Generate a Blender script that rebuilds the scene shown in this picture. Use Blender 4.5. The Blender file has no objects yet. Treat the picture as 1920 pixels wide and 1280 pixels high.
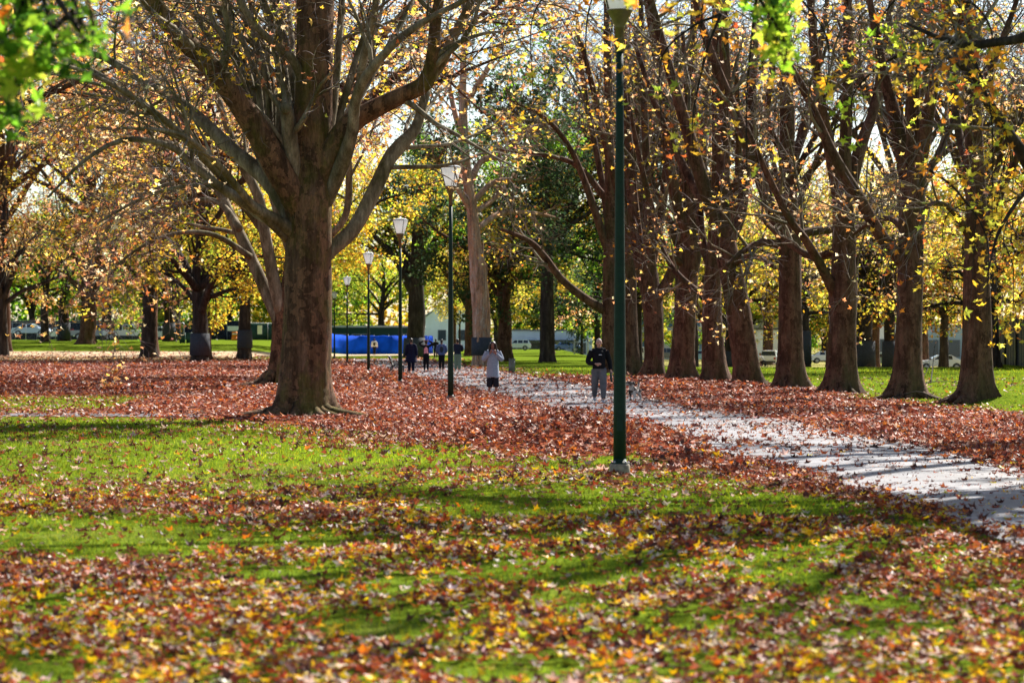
import bpy, bmesh, math, random
import numpy as np
from mathutils import Vector, Matrix

# ------------------------------------------------------------------ camera, sky, sun
SC = bpy.context.scene
F, HZ, CZ = 4533.0, 635.0, 1.8            # focal length in photo pixels, horizon row, eye height
cd = bpy.data.cameras.new('camera'); cam = bpy.data.objects.new('camera', cd)
SC.collection.objects.link(cam); SC.camera = cam
cam.location = (0, 0, CZ); cam.rotation_euler = (math.radians(90), 0, 0)
cd.lens = 85; cd.sensor_width = 36; cd.shift_y = -(640 - HZ) / 1920.0
cd.clip_start = 0.5; cd.clip_end = 5000
cd.dof.use_dof = True; cd.dof.focus_distance = 56; cd.dof.aperture_fstop = 3.0
SUN_EL, SUN_AZ = math.radians(41), math.radians(33)      # azimuth from +Y towards +X
w = bpy.data.worlds.new("World"); SC.world = w; w.use_nodes = True
nt = w.node_tree; bg = nt.nodes['Background']
sky = nt.nodes.new('ShaderNodeTexSky'); sky.sky_type = 'NISHITA'; sky.sun_disc = False
sky.sun_elevation = SUN_EL; sky.sun_rotation = SUN_AZ; sky.air_density = 1.0; sky.dust_density = 0.8; sky.ozone_density = 1.0
nt.links.new(sky.outputs[0], bg.inputs[0]); bg.inputs[1].default_value = 0.065
sl = bpy.data.lights.new('sun', 'SUN'); sl.energy = 5.0; sl.angle = math.radians(0.5); sl.color = (1, .94, .85)
so = bpy.data.objects.new('sun', sl); SC.collection.objects.link(so)
sd = Vector((math.sin(SUN_AZ) * math.cos(SUN_EL), math.cos(SUN_AZ) * math.cos(SUN_EL), math.sin(SUN_EL)))
so.rotation_euler = sd.to_track_quat('Z', 'Y').to_euler(); so.location = (20, 40, 60)
SC.view_settings.view_transform = 'Standard'; SC.view_settings.look = 'None'
SC.view_settings.exposure = 1.5; SC.view_settings.gamma = 1
cy = SC.cycles; cy.max_bounces = 6; cy.diffuse_bounces = 3; cy.glossy_bounces = 2; cy.transmission_bounces = 3
cy.transparent_max_bounces = 8; cy.caustics_reflective = False; cy.caustics_refractive = False
cy.use_denoising = True; cy.sample_clamp_indirect = 6
SC.render.threads_mode = 'AUTO'

# ------------------------------------------------------------------ helpers
COL = SC.collection
rng = np.random.default_rng(7)
def sstep(a, b, x):
    t = np.clip((np.asarray(x, float) - a) / (b - a), 0, 1); return t * t * (3 - 2 * t)
def hgt(x, y):
    x = np.asarray(x, float); y = np.asarray(y, float)
    z = 1.62 * sstep(178, 262, y) * sstep(-18, -27, x)
    z = z - 1.3 * sstep(150, 215, y) * sstep(7, 15, x) * (1 - sstep(.186, .198, x / np.maximum(y, 1.)))
    z = z + .3 * np.exp(-((x - .9) / 1.7) ** 2 - ((y - 39.8) / 1.5) ** 2) + .2 * np.exp(-((x - 2.3) / .7) ** 2 - ((y - 37.) / 1.3) ** 2)           # raked pile by the near lamp
    z = z + .35 * np.exp(-((x - 13.6) / .9) ** 2 - ((y - 66.5) / 1.0) ** 2)             # pile at the right trunk
    z = z + .22 * (np.exp(-((x + 19) / 3.) ** 2) + .7 * np.exp(-((x + 12) / 2.5) ** 2)+ .5 * np.exp(-((x + 25) / 2.5) ** 2)) * np.exp(-((y - 146) / 5.) ** 2)
    z = z + .05 * np.sin(x * .55 + 1.3) * np.sin(y * .23) * sstep(14, 24, y) * sstep(2.2, -2, x) * (1 - sstep(44, 50, y))
    return z
def P(px, py, d): return np.array([(px - 960) / F * d, d, CZ - (py - HZ) / F * d])
def gd(px, py):                                   # distance at which the ray of a pixel meets the ground
    d = np.linspace(10, 900, 8901); x = (px - 960) / F * d
    hit = np.where(CZ - (py - HZ) / F * d <= hgt(x, d))[0]
    return float(d[hit[0]]) if len(hit) else 900.
def G(px, py):
    d = gd(px, py); x = (px - 960) / F * d; return np.array([x, d, float(hgt(x, d))])
def on(px, d):
    x = (px - 960) / F * d; return np.array([x, d, float(hgt(x, d))])

class Acc:
    def __init__(s): s.v = []; s.f = {}; s.n = 0; s.c = []
    def add(s, v, f, c=None):
        v = np.asarray(v, float).reshape(-1, 3); f = np.asarray(f, int)
        s.v.append(v); s.f.setdefault(f.shape[1], []).append(f + s.n); s.n += len(v)
        if c is not None: s.c.append(np.asarray(c, float).reshape(-1, 3))
        return s
    def mesh(s, name, mat, origin=(0, 0, 0), smooth=True):
        V = np.concatenate(s.v) - np.asarray(origin, float)
        me = bpy.data.meshes.new(name); me.vertices.add(len(V)); me.vertices.foreach_set('co', V.astype(np.float32).ravel())
        ls = []; st = []; k = 0
        for m, fl in s.f.items():
            fa = np.concatenate(fl); ls.append(fa.ravel()); st.append(np.arange(len(fa)) * m + k); k += fa.size
        L = np.concatenate(ls).astype(np.int32); S = np.concatenate(st).astype(np.int32)
        me.loops.add(len(L)); me.loops.foreach_set('vertex_index', L)
        me.polygons.add(len(S)); me.polygons.foreach_set('loop_start', S)
        me.update(calc_edges=True)
        me.polygons.foreach_set('use_smooth', np.full(len(S), smooth))
        if s.c:
            C = np.concatenate(s.c); a = me.color_attributes.new('Col', 'FLOAT_COLOR', 'POINT')
            a.data.foreach_set('color', np.c_[C, np.ones(len(C))].astype(np.float32).ravel())
        if mat: me.materials.append(mat)
        return me
    def obj(s, name, mat, parent=None, origin=None, smooth=True):
        if origin is None: origin = parent['_o'] if parent is not None and '_o' in parent else (0, 0, 0)
        o = bpy.data.objects.new(name, s.mesh(name, mat, origin, smooth)); COL.objects.link(o)
        if parent is not None: o.parent = parent
        else: o.location = origin
        return o
def tag(o, label=None, cat=None, group=None, kind=None):
    for k, v in (('label', label), ('category', cat), ('group', group), ('kind', kind)):
        if v: o[k] = v
    return o
def thing(name, label, cat, loc, group=None, rz=0):
    """Empty at the base. Children built by Acc in WORLD space use parent['_o'] as the origin (rz must be 0 then)."""
    o = bpy.data.objects.new(name, None); COL.objects.link(o); o.location = [float(a) for a in loc]; o.rotation_euler = (0, 0, rz)
    o.empty_display_size = .3
    o['_o'] = [float(a) for a in loc]
    return tag(o, label, cat, group)
def local(o): o['_o'] = [0., 0., 0.]; return o

def resample(P_, m):
    P_ = np.asarray(P_, float); n = len(P_)
    if n == 2: t = np.linspace(0, 1, m)[:, None]; return P_[0] * (1 - t) + P_[1] * t
    ext = np.vstack([2 * P_[0] - P_[1], P_, 2 * P_[-1] - P_[-2]])
    t = np.linspace(0, n - 1, m); i = np.minimum(t.astype(int), n - 2); u = (t - i)[:, None]
    a, b, c, d = ext[i], ext[i + 1], ext[i + 2], ext[i + 3]
    return .5 * ((2 * b) + (-a + c) * u + (2 * a - 5 * b + 4 * c - d) * u ** 2 + (-a + 3 * b - 3 * c + d) * u ** 3)
def tubes(acc, PP, RR, sides=6, bump=0., col=None, cap=True):
    """PP (N,m,3) RR (N,m)"""
    PP = np.asarray(PP, float); RR = np.asarray(RR, float); N, m, _ = PP.shape
    T = np.gradient(PP, axis=1); T /= np.linalg.norm(T, axis=2, keepdims=True) + 1e-9
    ov = PP[:, -1] - PP[:, 0]; ref = np.zeros((N, 3)); k = np.argmin(abs(ov), axis=1); ref[np.arange(N), k] = 1
    A = np.cross(T, ref[:, None, :]); A /= np.linalg.norm(A, axis=2, keepdims=True) + 1e-9; B = np.cross(T, A)
    th = np.arange(sides) / sides * 2 * math.pi
    rad = RR[:, :, None] * np.ones(sides)
    if bump:
        ph = rng.uniform(0, 6, (N, 1, 1)); s_ = np.cumsum(np.ones((N, m)), 1)[:, :, None]
        rad = rad * (1 + bump * (np.sin(3 * th + ph + s_ * .5) * .5 + np.sin(2 * th - ph + s_ * .31) * .6 + rng.normal(0, .35, rad.shape)))
    V = PP[:, :, None, :] + rad[..., None] * (A[:, :, None, :] * np.cos(th)[None, None, :, None] + B[:, :, None, :] * np.sin(th)[None, None, :, None])
    idx = np.arange(N * m * sides).reshape(N, m, sides); nx = np.roll(idx, -1, axis=2)
    q = np.stack([idx[:, :-1], nx[:, :-1], nx[:, 1:], idx[:, 1:]], -1).reshape(-1, 4)
    c = None if col is None else np.tile(col, (N * m * sides, 1))
    base = acc.n; acc.add(V, q, c)
    if cap:
        for e in (0, m - 1):
            f = idx[:, e] + base - acc.n
            if e == 0: f = f[:, ::-1]
            acc.f.setdefault(sides, []).append(f + acc.n)
    return acc
def tube(acc, pts, rad, sides=8, m=None, bump=0., col=None):
    m = m or max(2, len(pts)); p = resample(pts, m)
    r = np.interp(np.linspace(0, 1, m), np.linspace(0, 1, len(rad)), rad) if hasattr(rad, '__len__') else np.full(m, rad)
    return tubes(acc, p[None], r[None], sides, bump, col)
def box(acc, c, s, rz=0, col=None, taper=1.):
    x, y, z = [a / 2 for a in s]
    v = np.array([[-x, -y, -z], [x, -y, -z], [x, y, -z], [-x, y, -z], [-x * taper, -y * taper, z], [x * taper, -y * taper, z], [x * taper, y * taper, z], [-x * taper, y * taper, z]])
    R = np.array([[math.cos(rz), -math.sin(rz), 0], [math.sin(rz), math.cos(rz), 0], [0, 0, 1]])
    v = v @ R.T + np.asarray(c, float)
    return acc.add(v, [[0, 3, 2, 1], [4, 5, 6, 7], [0, 1, 5, 4], [1, 2, 6, 5], [2, 3, 7, 6], [3, 0, 4, 7]], None if col is None else np.tile(col, (8, 1)))
def ellipsoid(acc, c, r, n=12, R=None):
    th = np.linspace(0, math.pi, n // 2 + 2)[1:-1]; ph = np.arange(n) / n * 2 * math.pi
    v = np.array([[math.sin(t) * math.cos(p), math.sin(t) * math.sin(p), math.cos(t)] for t in th for p in ph] + [[0, 0, 1], [0, 0, -1]]) * np.asarray(r, float)
    if R is not None: v = v @ np.array(R).T
    v = v + np.asarray(c, float); k = len(th)
    idx = np.arange(k * n).reshape(k, n); nx = np.roll(idx, -1, 1)
    q = np.stack([idx[:-1], idx[1:], nx[1:], nx[:-1]], -1).reshape(-1, 4)
    b = acc.n; acc.add(v, q)
    acc.f.setdefault(3, []).append(np.array([[k * n, idx[0, j], nx[0, j]] for j in range(n)] + [[k * n + 1, nx[-1, j], idx[-1, j]] for j in range(n)]) + b)
    return acc
def lathe(acc, prof, c=(0, 0, 0), sides=20, col=None):
    prof = np.array(prof, float)
    PP = np.c_[np.zeros(len(prof)), np.zeros(len(prof)), prof[:, 1]]
    th = np.arange(sides) / sides * 2 * math.pi
    V = np.stack([prof[:, 0][:, None] * np.cos(th), prof[:, 0][:, None] * np.sin(th), np.tile(prof[:, 1][:, None], (1, sides))], -1) + np.asarray(c, float)
    m = len(prof); idx = np.arange(m * sides).reshape(m, sides); nx = np.roll(idx, -1, 1)
    q = np.stack([idx[:-1], nx[:-1], nx[1:], idx[1:]], -1).reshape(-1, 4)
    b = acc.n; acc.add(V, q, None if col is None else np.tile(col, (m * sides, 1)))
    acc.f.setdefault(sides, []).append(np.array([idx[0][::-1], idx[-1]]) + b)
    return acc

# ------------------------------------------------------------------ materials
def mat(name, col, rough=.7, spec=.3, metal=0., noise=None, bump=0., bscale=20.):
    m = bpy.data.materials.new(name); m.use_nodes = True; n = m.node_tree; b = n.nodes['Principled BSDF']
    b.inputs['Base Color'].default_value = (*col, 1); b.inputs['Roughness'].default_value = rough
    b.inputs['Specular IOR Level'].default_value = spec; b.inputs['Metallic'].default_value = metal
    tc = n.nodes.new('ShaderNodeTexCoord')
    sc, amt = noise or (8., .18)
    nz = n.nodes.new('ShaderNodeTexNoise'); nz.inputs['Scale'].default_value = sc; nz.inputs['Detail'].default_value = 5
    n.links.new(tc.outputs['Object'], nz.inputs['Vector'])
    rp = n.nodes.new('ShaderNodeValToRGB'); n.links.new(nz.outputs[0], rp.inputs[0])
    rp.color_ramp.elements[0].position = .3; rp.color_ramp.elements[1].position = .7
    rp.color_ramp.elements[0].color = (*[c * (1 - amt) for c in col], 1); rp.color_ramp.elements[1].color = (*[min(1, c * (1 + amt)) for c in col], 1)
    n.links.new(rp.outputs[0], b.inputs['Base Color'])
    if bump:
        bp = n.nodes.new('ShaderNodeBump'); bp.inputs['Strength'].default_value = bump
        n2 = n.nodes.new('ShaderNodeTexNoise'); n2.inputs['Scale'].default_value = bscale; n2.inputs['Detail'].default_value = 6
        n.links.new(tc.outputs['Object'], n2.inputs['Vector']); n.links.new(n2.outputs[0], bp.inputs['Height']); n.links.new(bp.outputs[0], b.inputs['Normal'])
    return m
def ramp(n, fac, stops):
    r = n.nodes.new('ShaderNodeValToRGB'); e = r.color_ramp.elements
    e[0].position, e[0].color = stops[0][0], (*stops[0][1], 1); e[1].position, e[1].color = stops[-1][0], (*stops[-1][1], 1)
    for p, c in stops[1:-1]: k = e.new(p); k.color = (*c, 1)
    n.links.new(fac, r.inputs[0]); return r
def nnoise(n, vec, scale, detail=5, rough=.55, stretch=None):
    nz = n.nodes.new('ShaderNodeTexNoise'); nz.inputs['Scale'].default_value = scale; nz.inputs['Detail'].default_value = detail; nz.inputs['Roughness'].default_value = rough
    if stretch:
        mp = n.nodes.new('ShaderNodeMapping'); mp.inputs['Scale'].default_value = stretch; n.links.new(vec, mp.inputs[0]); vec = mp.outputs[0]
    n.links.new(vec, nz.inputs['Vector']); return nz
def mixc(n, fac, a, b, mode='MIX'):
    m = n.nodes.new('ShaderNodeMix'); m.data_type = 'RGBA'; m.blend_type = mode
    for s, v in ((0, fac), (6, a), (7, b)):
        if hasattr(v, 'is_linked') or hasattr(v, 'links'): n.links.new(v, m.inputs[s])
        else: m.inputs[s].default_value = v if s == 0 else (*v, 1)
    return m.outputs[2]
def bark(name, stops, moss=None, patch=None, rough=.85, vs=.35, bump=.8, sc=3.):
    m = bpy.data.materials.new(name); m.use_nodes = True; n = m.node_tree; b = n.nodes['Principled BSDF']
    b.inputs['Roughness'].default_value = rough; b.inputs['Specular IOR Level'].default_value = .08
    tc = n.nodes.new('ShaderNodeTexCoord'); ob = tc.outputs['Object']
    n1 = nnoise(n, ob, sc, 8, .65, (1, 1, vs)); c = ramp(n, n1.outputs[0], stops).outputs[0]
    if patch:
        vo = n.nodes.new('ShaderNodeTexVoronoi'); vo.inputs['Scale'].default_value = 5.
        mp = n.nodes.new('ShaderNodeMapping'); mp.inputs['Scale'].default_value = (1, 1, .45)
        nd = nnoise(n, ob, 4, 3); ad = n.nodes.new('ShaderNodeVectorMath'); ad.operation = 'ADD'; n.links.new(ob, ad.inputs[0]); n.links.new(nd.outputs[1], ad.inputs[1])
        n.links.new(ad.outputs[0], mp.inputs[0]); n.links.new(mp.outputs[0], vo.inputs['Vector'])
        sp = n.nodes.new('ShaderNodeSeparateColor'); n.links.new(vo.outputs['Color'], sp.inputs[0])
        f = ramp(n, sp.outputs[0], [(.55, (0, 0, 0)), (.62, (.75, .75, .75))]).outputs[0]
        c = mixc(n, f, c, patch)
    if moss:
        n3 = nnoise(n, ob, .9, 6, .7, (1, 1, .5)); f = ramp(n, n3.outputs[0], [(.48, (0, 0, 0)), (.62, (.8, .8, .8))]).outputs[0]
        c = mixc(n, f, c, moss)
    n6 = nnoise(n, ob, 7, 6, .7, (1, 1, .1)); c = mixc(n, .75, c, ramp(n, n6.outputs[0], [(.36, (.5, .48, .45)), (.6, (1.25, 1.25, 1.25))]).outputs[0], 'MULTIPLY')
    n4 = nnoise(n, ob, 30, 5, .7, (1, 1, .25)); c = mixc(n, .7, c, ramp(n, n4.outputs[0], [(.3, (.45, .45, .45)), (.65, (1.25, 1.2, 1.15))]).outputs[0], 'MULTIPLY')
    n.links.new(c, b.inputs['Base Color'])
    n5 = nnoise(n, ob, 14, 8, .7, (1, 1, .3)); bp = n.nodes.new('ShaderNodeBump'); bp.inputs['Strength'].default_value = bump; bp.inputs['Distance'].default_value = .04
    n.links.new(n5.outputs[0], bp.inputs['Height']); n.links.new(bp.outputs[0], b.inputs['Normal'])
    return m
def leafmat(name, trans=.5, gloss=.12, rough=.42, gain=1.):
    m = bpy.data.materials.new(name); m.use_nodes = True; n = m.node_tree; n.nodes.clear()
    out = n.nodes.new('ShaderNodeOutputMaterial'); at = n.nodes.new('ShaderNodeVertexColor'); at.layer_name = 'Col'
    df = n.nodes.new('ShaderNodeBsdfDiffuse'); tr = n.nodes.new('ShaderNodeBsdfTranslucent'); gl = n.nodes.new('ShaderNodeBsdfGlossy'); gl.inputs['Roughness'].default_value = rough
    gl.inputs['Color'].default_value = (1, 1, 1, 1)
    tc = n.nodes.new('ShaderNodeTexCoord'); nz = nnoise(n, tc.outputs['Object'], 35, 3)
    c = mixc(n, .8, at.outputs[0], ramp(n, nz.outputs[0], [(.3, (.6, .55, .5)), (.7, (1.2, 1.2, 1.2))]).outputs[0], 'MULTIPLY')
    n.links.new(c, df.inputs[0]); n.links.new(c, tr.inputs[0])
    m1 = n.nodes.new('ShaderNodeMixShader'); m1.inputs[0].default_value = trans; n.links.new(df.outputs[0], m1.inputs[1]); n.links.new(tr.outputs[0], m1.inputs[2])
    m2 = n.nodes.new('ShaderNodeMixShader'); m2.inputs[0].default_value = gloss; n.links.new(m1.outputs[0], m2.inputs[1]); n.links.new(gl.outputs[0], m2.inputs[2])
    n.links.new(m2.outputs[0], out.inputs[0]); return m
M = {}
M['plane_bark'] = bark('plane_bark', [(.3, (.03, .018, .012)), (.5, (.09, .052, .032)), (.7, (.18, .115, .078))], moss=(.09, .085, .018), patch=(.2, .11, .065))
M['limb_bark'] = bark('limb_bark', [(.3, (.08, .06, .04)), (.5, (.2, .165, .115)), (.7, (.36, .32, .25))], moss=(.07, .068, .025))
M['row_bark'] = bark('row_bark', [(.3, (.028, .014, .01)), (.5, (.085, .042, .028)), (.7, (.15, .09, .062))], patch=(.15, .08, .055), moss=(.06, .05, .022))
M['dark_bark'] = bark('dark_bark', [(.3, (.02, .016, .014)), (.5, (.045, .034, .028)), (.7, (.085, .07, .06))])
M['gum_bark'] = bark('gum_bark', [(.3, (.2, .10, .065)), (.5, (.42, .27, .19)), (.7, (.62, .52, .44))], patch=(.5, .26, .15), vs=.15)
M['wrap'] = mat('trunk_guard_plastic', (.045, .05, .06), .85, .1)
M['leaf_c'] = leafmat('canopy_leaf', .7, .012)
M['leaf_g'] = leafmat('fallen_leaf', .35, .022, .4)
M['grass'] = leafmat('grass_blade', .5, .006, .5)
M['twig'] = mat('twig_bark', (.16, .125, .12), .85, .1, noise=(3, .4))
M['twig_dark'] = mat('dark_twig_bark', (.03, .024, .02), .9, .05)

def wire_ground():
    m = bpy.data.materials.new('lawn_soil'); m.use_nodes = True; n = m.node_tree; b = n.nodes['Principled BSDF']
    b.inputs['Roughness'].default_value = 1.; b.inputs['Specular IOR Level'].default_value = .0
    at = n.nodes.new('ShaderNodeVertexColor'); at.layer_name = 'Col'
    tc = n.nodes.new('ShaderNodeTexCoord'); ob = tc.outputs['Object']
    nb = nnoise(n, ob, 9, 6, .7); nf = nnoise(n, ob, 1.1, 6, .7)
    grass = ramp(n, nb.outputs[0], [(.25, (.03, .05, .006)), (.5, (.095, .145, .012)), (.75, (.19, .23, .025))]).outputs[0]
    n7 = nnoise(n, ob, .45, 7, .75); grass = mixc(n, ramp(n, n7.outputs[0], [(.55, (0, 0, 0)), (.72, (.6, .6, .6))]).outputs[0], grass, (.15, .13, .04))
    straw = ramp(n, nf.outputs[0], [(.3, (.26, .17, .08)), (.7, (.48, .36, .2))]).outputs[0]
    lit = ramp(n, nb.outputs[0], [(.28, (.05, .014, .008)), (.42, (.15, .038, .02)), (.55, (.28, .08, .045)), (.66, (.36, .17, .11)), (.78, (.4, .22, .05))]).outputs[0]
    sp = n.nodes.new('ShaderNodeSeparateColor'); n.links.new(at.outputs[0], sp.inputs[0])
    def jit(ch):      # break the borders of the zones with noise
        a = n.nodes.new('ShaderNodeMath'); a.operation = 'ADD'; n.links.new(ch, a.inputs[0])
        s_ = n.nodes.new('ShaderNodeMath'); s_.operation = 'MULTIPLY_ADD'; n.links.new(nf.outputs[0], s_.inputs[0]); s_.inputs[1].default_value = 1.2; s_.inputs[2].default_value = -.6
        n.links.new(s_.outputs[0], a.inputs[1]); return ramp(n, a.outputs[0], [(.4, (0, 0, 0)), (.6, (1, 1, 1))]).outputs[0]
    c = mixc(n, jit(sp.outputs[0]), grass, lit); c = mixc(n, jit(sp.outputs[1]), c, straw)
    n.links.new(c, b.inputs['Base Color'])
    bp = n.nodes.new('ShaderNodeBump'); bp.inputs['Strength'].default_value = .6; bp.inputs['Distance'].default_value = .04
    n.links.new(nb.outputs[0], bp.inputs['Height']); n.links.new(bp.outputs[0], b.inputs['Normal'])
    return m
M['ground'] = wire_ground()
def wire_path():
    m = bpy.data.materials.new('worn_asphalt'); m.use_nodes = True; n = m.node_tree; b = n.nodes['Principled BSDF']
    b.inputs['Roughness'].default_value = .6; b.inputs['Specular IOR Level'].default_value = .3
    tc = n.nodes.new('ShaderNodeTexCoord'); ob = tc.outputs['Object']
    n1 = nnoise(n, ob, .8, 7, .65); n2 = nnoise(n, ob, 60, 3)
    c = ramp(n, n1.outputs[0], [(.3, (.09, .092, .105)), (.5, (.145, .145, .16)), (.7, (.22, .21, .22))]).outputs[0]
    c = mixc(n, .5, c, ramp(n, n2.outputs[0], [(.35, (.6, .6, .6)), (.65, (1.2, 1.2, 1.2))]).outputs[0], 'MULTIPLY')
    n3 = nnoise(n, ob, .25, 8, .75); c = mixc(n, .8, c, ramp(n, n3.outputs[0], [(.4, (.6, .55, .52)), (.55, (1.1, 1.1, 1.1))]).outputs[0], 'MULTIPLY')
    vo = n.nodes.new('ShaderNodeTexVoronoi'); vo.feature = 'DISTANCE_TO_EDGE'; vo.inputs['Scale'].default_value = .55; nd = nnoise(n, ob, 1.5, 4); ad = n.nodes.new('ShaderNodeVectorMath'); ad.operation = 'ADD'; n.links.new(ob, ad.inputs[0]); n.links.new(nd.outputs[1], ad.inputs[1]); n.links.new(ad.outputs[0], vo.inputs['Vector'])
    c = mixc(n, .75, c, ramp(n, vo.outputs['Distance'], [(.004, (.25, .22, .2)), (.016, (1, 1, 1))]).outputs[0], 'MULTIPLY')
    n.links.new(c, b.inputs['Base Color'])
    bp = n.nodes.new('ShaderNodeBump'); bp.inputs['Strength'].default_value = .35; bp.inputs['Distance'].default_value = .02
    n.links.new(n2.outputs[0], bp.inputs['Height']); n.links.new(bp.outputs[0], b.inputs['Normal'])
    return m
M['path'] = wire_path()

# ------------------------------------------------------------------ ground zones
PL = np.array([G(*p)[:2] for p in [(1960, 1060), (1920, 1030), (1760, 975), (1600, 925), (1400, 872), (1280, 838), (1150, 800), (1000, 762), (900, 737), (800, 714), (730, 697), (690, 686), (640, 674)]])
PR = np.array([G(*p)[:2] for p in [(1990, 897), (1920, 880), (1810, 850), (1700, 828), (1500, 792), (1400, 778), (1300, 764), (1200, 742), (1100, 722), (1000, 706), (900, 690), (840, 682), (790, 672)]])
PL = np.vstack([[PL[0] * 2 - PL[1]], PL]); PR = np.vstack([[PR[0] * 2 - PR[1]], PR])
PLs, PRs = resample(np.c_[PL, np.zeros(len(PL))], 90)[:, :2], resample(np.c_[PR, np.zeros(len(PR))], 90)[:, :2]
def xl(y): o = np.argsort(PLs[:, 1]); return np.interp(y, PLs[o, 1], PLs[o, 0])
def xr(y): o = np.argsort(PRs[:, 1]); return np.interp(y, PRs[o, 1], PRs[o, 0])
def vnoise(x, y, s, seed=0):
    r = np.random.default_rng(seed); T = r.random((64, 64)); x = np.asarray(x) / s + 1000; y = np.asarray(y) / s + 1000
    i, j = np.floor(x).astype(int), np.floor(y).astype(int); u, v = x - i, y - j; u = u * u * (3 - 2 * u); v = v * v * (3 - 2 * v)
    g = lambda a, b: T[a % 64, b % 64]
    return (g(i, j) * (1 - u) + g(i + 1, j) * u) * (1 - v) + (g(i, j + 1) * (1 - u) + g(i + 1, j + 1) * u) * v
B1 = np.array([(-30, 58), (-9.5, 56), (-5.8, 52), (-2.5, 45), (-.9, 38.), (1.6, 35.3), (2.5, 33), (3.3, 27.5), (4.2, 22)])  # near border of the thick litter
def litter(x, y):            # how thickly leaves lie, 0..1
    x = np.asarray(x, float); y = np.asarray(y, float)
    yb = np.interp(x, B1[:, 0], B1[:, 1])
    thick = sstep(-.8, 1.6, y - yb + 1.8 * (vnoise(x, y, 2., 3) - .5))
    thin = .09 + .5 * sstep(.46, .7, .45 * vnoise(x, y / 1.8, 2.6, 5) + .3 * vnoise(x, y / 1.6, 1., 6) + .25 * vnoise(x, y / 1.5, .4, 16)) * sstep(50, 24, y)
    near = sstep(23, 16, y - 1.8 * x - 1.)*.0 + sstep(20.5, 14, y + .9 * x)      # thick patch, near left corner
    right = sstep(1.5, 4.5, x - .02 * y) * sstep(34, 22, y) * .5 + .3 * sstep(26, 12, y) * sstep(-2, 1, x)
    ppx = 960 + x / np.maximum(y, 4) * F; ppy = HZ + CZ * F / np.maximum(y, 4); win = np.zeros_like(x)
    for cx, cy_, rx, ry in ((230, 1015, 300, 48), (1050, 1072, 210, 36), (1000, 945, 240, 32), (700, 1185, 190, 34), (1400, 952, 260, 26), (150, 845, 520, 62), (620, 868, 300, 30), (90, 1265, 110, 30), (960, 1272, 190, 26), (1470, 1090, 140, 20), (560, 1080, 130, 20), (1650, 1200, 150, 20), (1300, 1180, 130, 16)):
        win = np.maximum(win, np.exp(-((ppx - cx) / rx) ** 2 - ((ppy - cy_) / ry) ** 2))
    nb2 = .5 * vnoise(x, y / 1.6, 1.1, 6) + .5 * vnoise(x, y / 1.5, .42, 16)
    base = (.36 + .46 * sstep(32, 15, y)) * (.1 + 1.6 * sstep(.2, .8, nb2)); thin = np.clip(base * (1 - .93 * sstep(.12, .75, win + .35 * (nb2 - .5))), .06, 1); wk_ = 1 - .9 * sstep(.1, .6, win + .3 * (nb2 - .5)); near = sstep(17.5, 13.5, y + .9 * x) * wk_; right = .7 * sstep(19, 13, y - 1.2 * x + 6) * wk_
    d = np.maximum(np.maximum(thick, thin), np.clip(np.maximum(near, right) * (.08 + 1.2 * sstep(.3, .7, .6 * vnoise(x, y / 1.7, 1.5, 8) + .4 * vnoise(x, y / 1.5, .45, 18))), 0, 1))
    d = np.where((y > 59) & (y < 76) & (x < -10.0 - .06 * (y - 59)), d * .22, d)                  # grass patch, left
    rs = x > xr(y)
    d = np.where(rs & (y > 20), 1 - .95 * sstep(3.2, 6.5, x - xr(y) + 1.5 * (vnoise(x, y, 4, 2) - .5) - .035 * (y - 30)), d)
    d = np.where(rs & (y > 112), d * .0 + .15 * sstep(5,0,x - xr(y)), d)
    far = sstep(176, 190, y + 4 * vnoise(x, y, 6, 4)); d = np.where(x < xl(y) - 0, d * (1 - far * (1 - .38 * sstep(222, 206, y))), d)
    onp = (x > xl(y)) & (x < xr(y)) & (y > 15)
    e = np.minimum(x - xl(y), xr(y) - x)
    d = np.where(onp, .12 + .10 * sstep(35, 55, y) + .6 * sstep(.7, 0, e) * vnoise(x, y, .8, 9) * 1.4, d)
    return d
# terrain sheet
ys = np.concatenate([np.arange(4, 80, .5), np.arange(80, 330, 2.), np.geomspace(330, 2600, 40)])
xs = np.concatenate([-np.geomspace(1300, 60, 22), np.arange(-59, -24, 1.), np.arange(-24, 24.1, .5), np.arange(25, 60, 1.), np.geomspace(60, 1300, 22)])
X, Y = np.meshgrid(xs, ys); Z = hgt(X, Y)
back = np.linspace(-60, 3.5, 10); 
ys2 = np.concatenate([back, ys]); X, Y = np.meshgrid(xs, ys2); Z = hgt(X, Y)
I = np.arange(X.size).reshape(X.shape); fq = np.stack([I[:-1, :-1], I[:-1, 1:], I[1:, 1:], I[1:, :-1]], -1).reshape(-1, 4)
lz = litter(X, Y)
straw = np.where(X < xl(Y), sstep(184, 192, Y) * (1 - sstep(200, 212, Y)), 0) + np.where((X > 14), sstep(150, 175, Y)*.6, 0)
cc = np.stack([lz * .9 * sstep(16, 36, Y), np.clip(straw, 0, 1) * .8, np.zeros_like(lz)], -1)
g = Acc().add(np.stack([X, Y, Z], -1), fq, cc).obj('ground', M['ground']); g['kind'] = 'structure'
def ribbon(name, L, R, dz, mt):
    n = len(L); t = np.linspace(0, 1, 9)[None, :, None]; V = L[:, None, :] * (1 - t) + R[:, None, :] * t
    z = hgt(V[..., 0], V[..., 1]) + dz + .03 * np.sin(np.linspace(0, math.pi, 9))[None]
    i = np.arange(n * 9).reshape(n, 9); q = np.stack([i[:-1, :-1], i[:-1, 1:], i[1:, 1:], i[1:, :-1]], -1).reshape(-1, 4)
    o = Acc().add(np.concatenate([V, z[..., None]], -1), q).obj(name, mt); o['kind'] = 'structure'; return o
ribbon('path', PLs, PRs, .012, M['path'])
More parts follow.
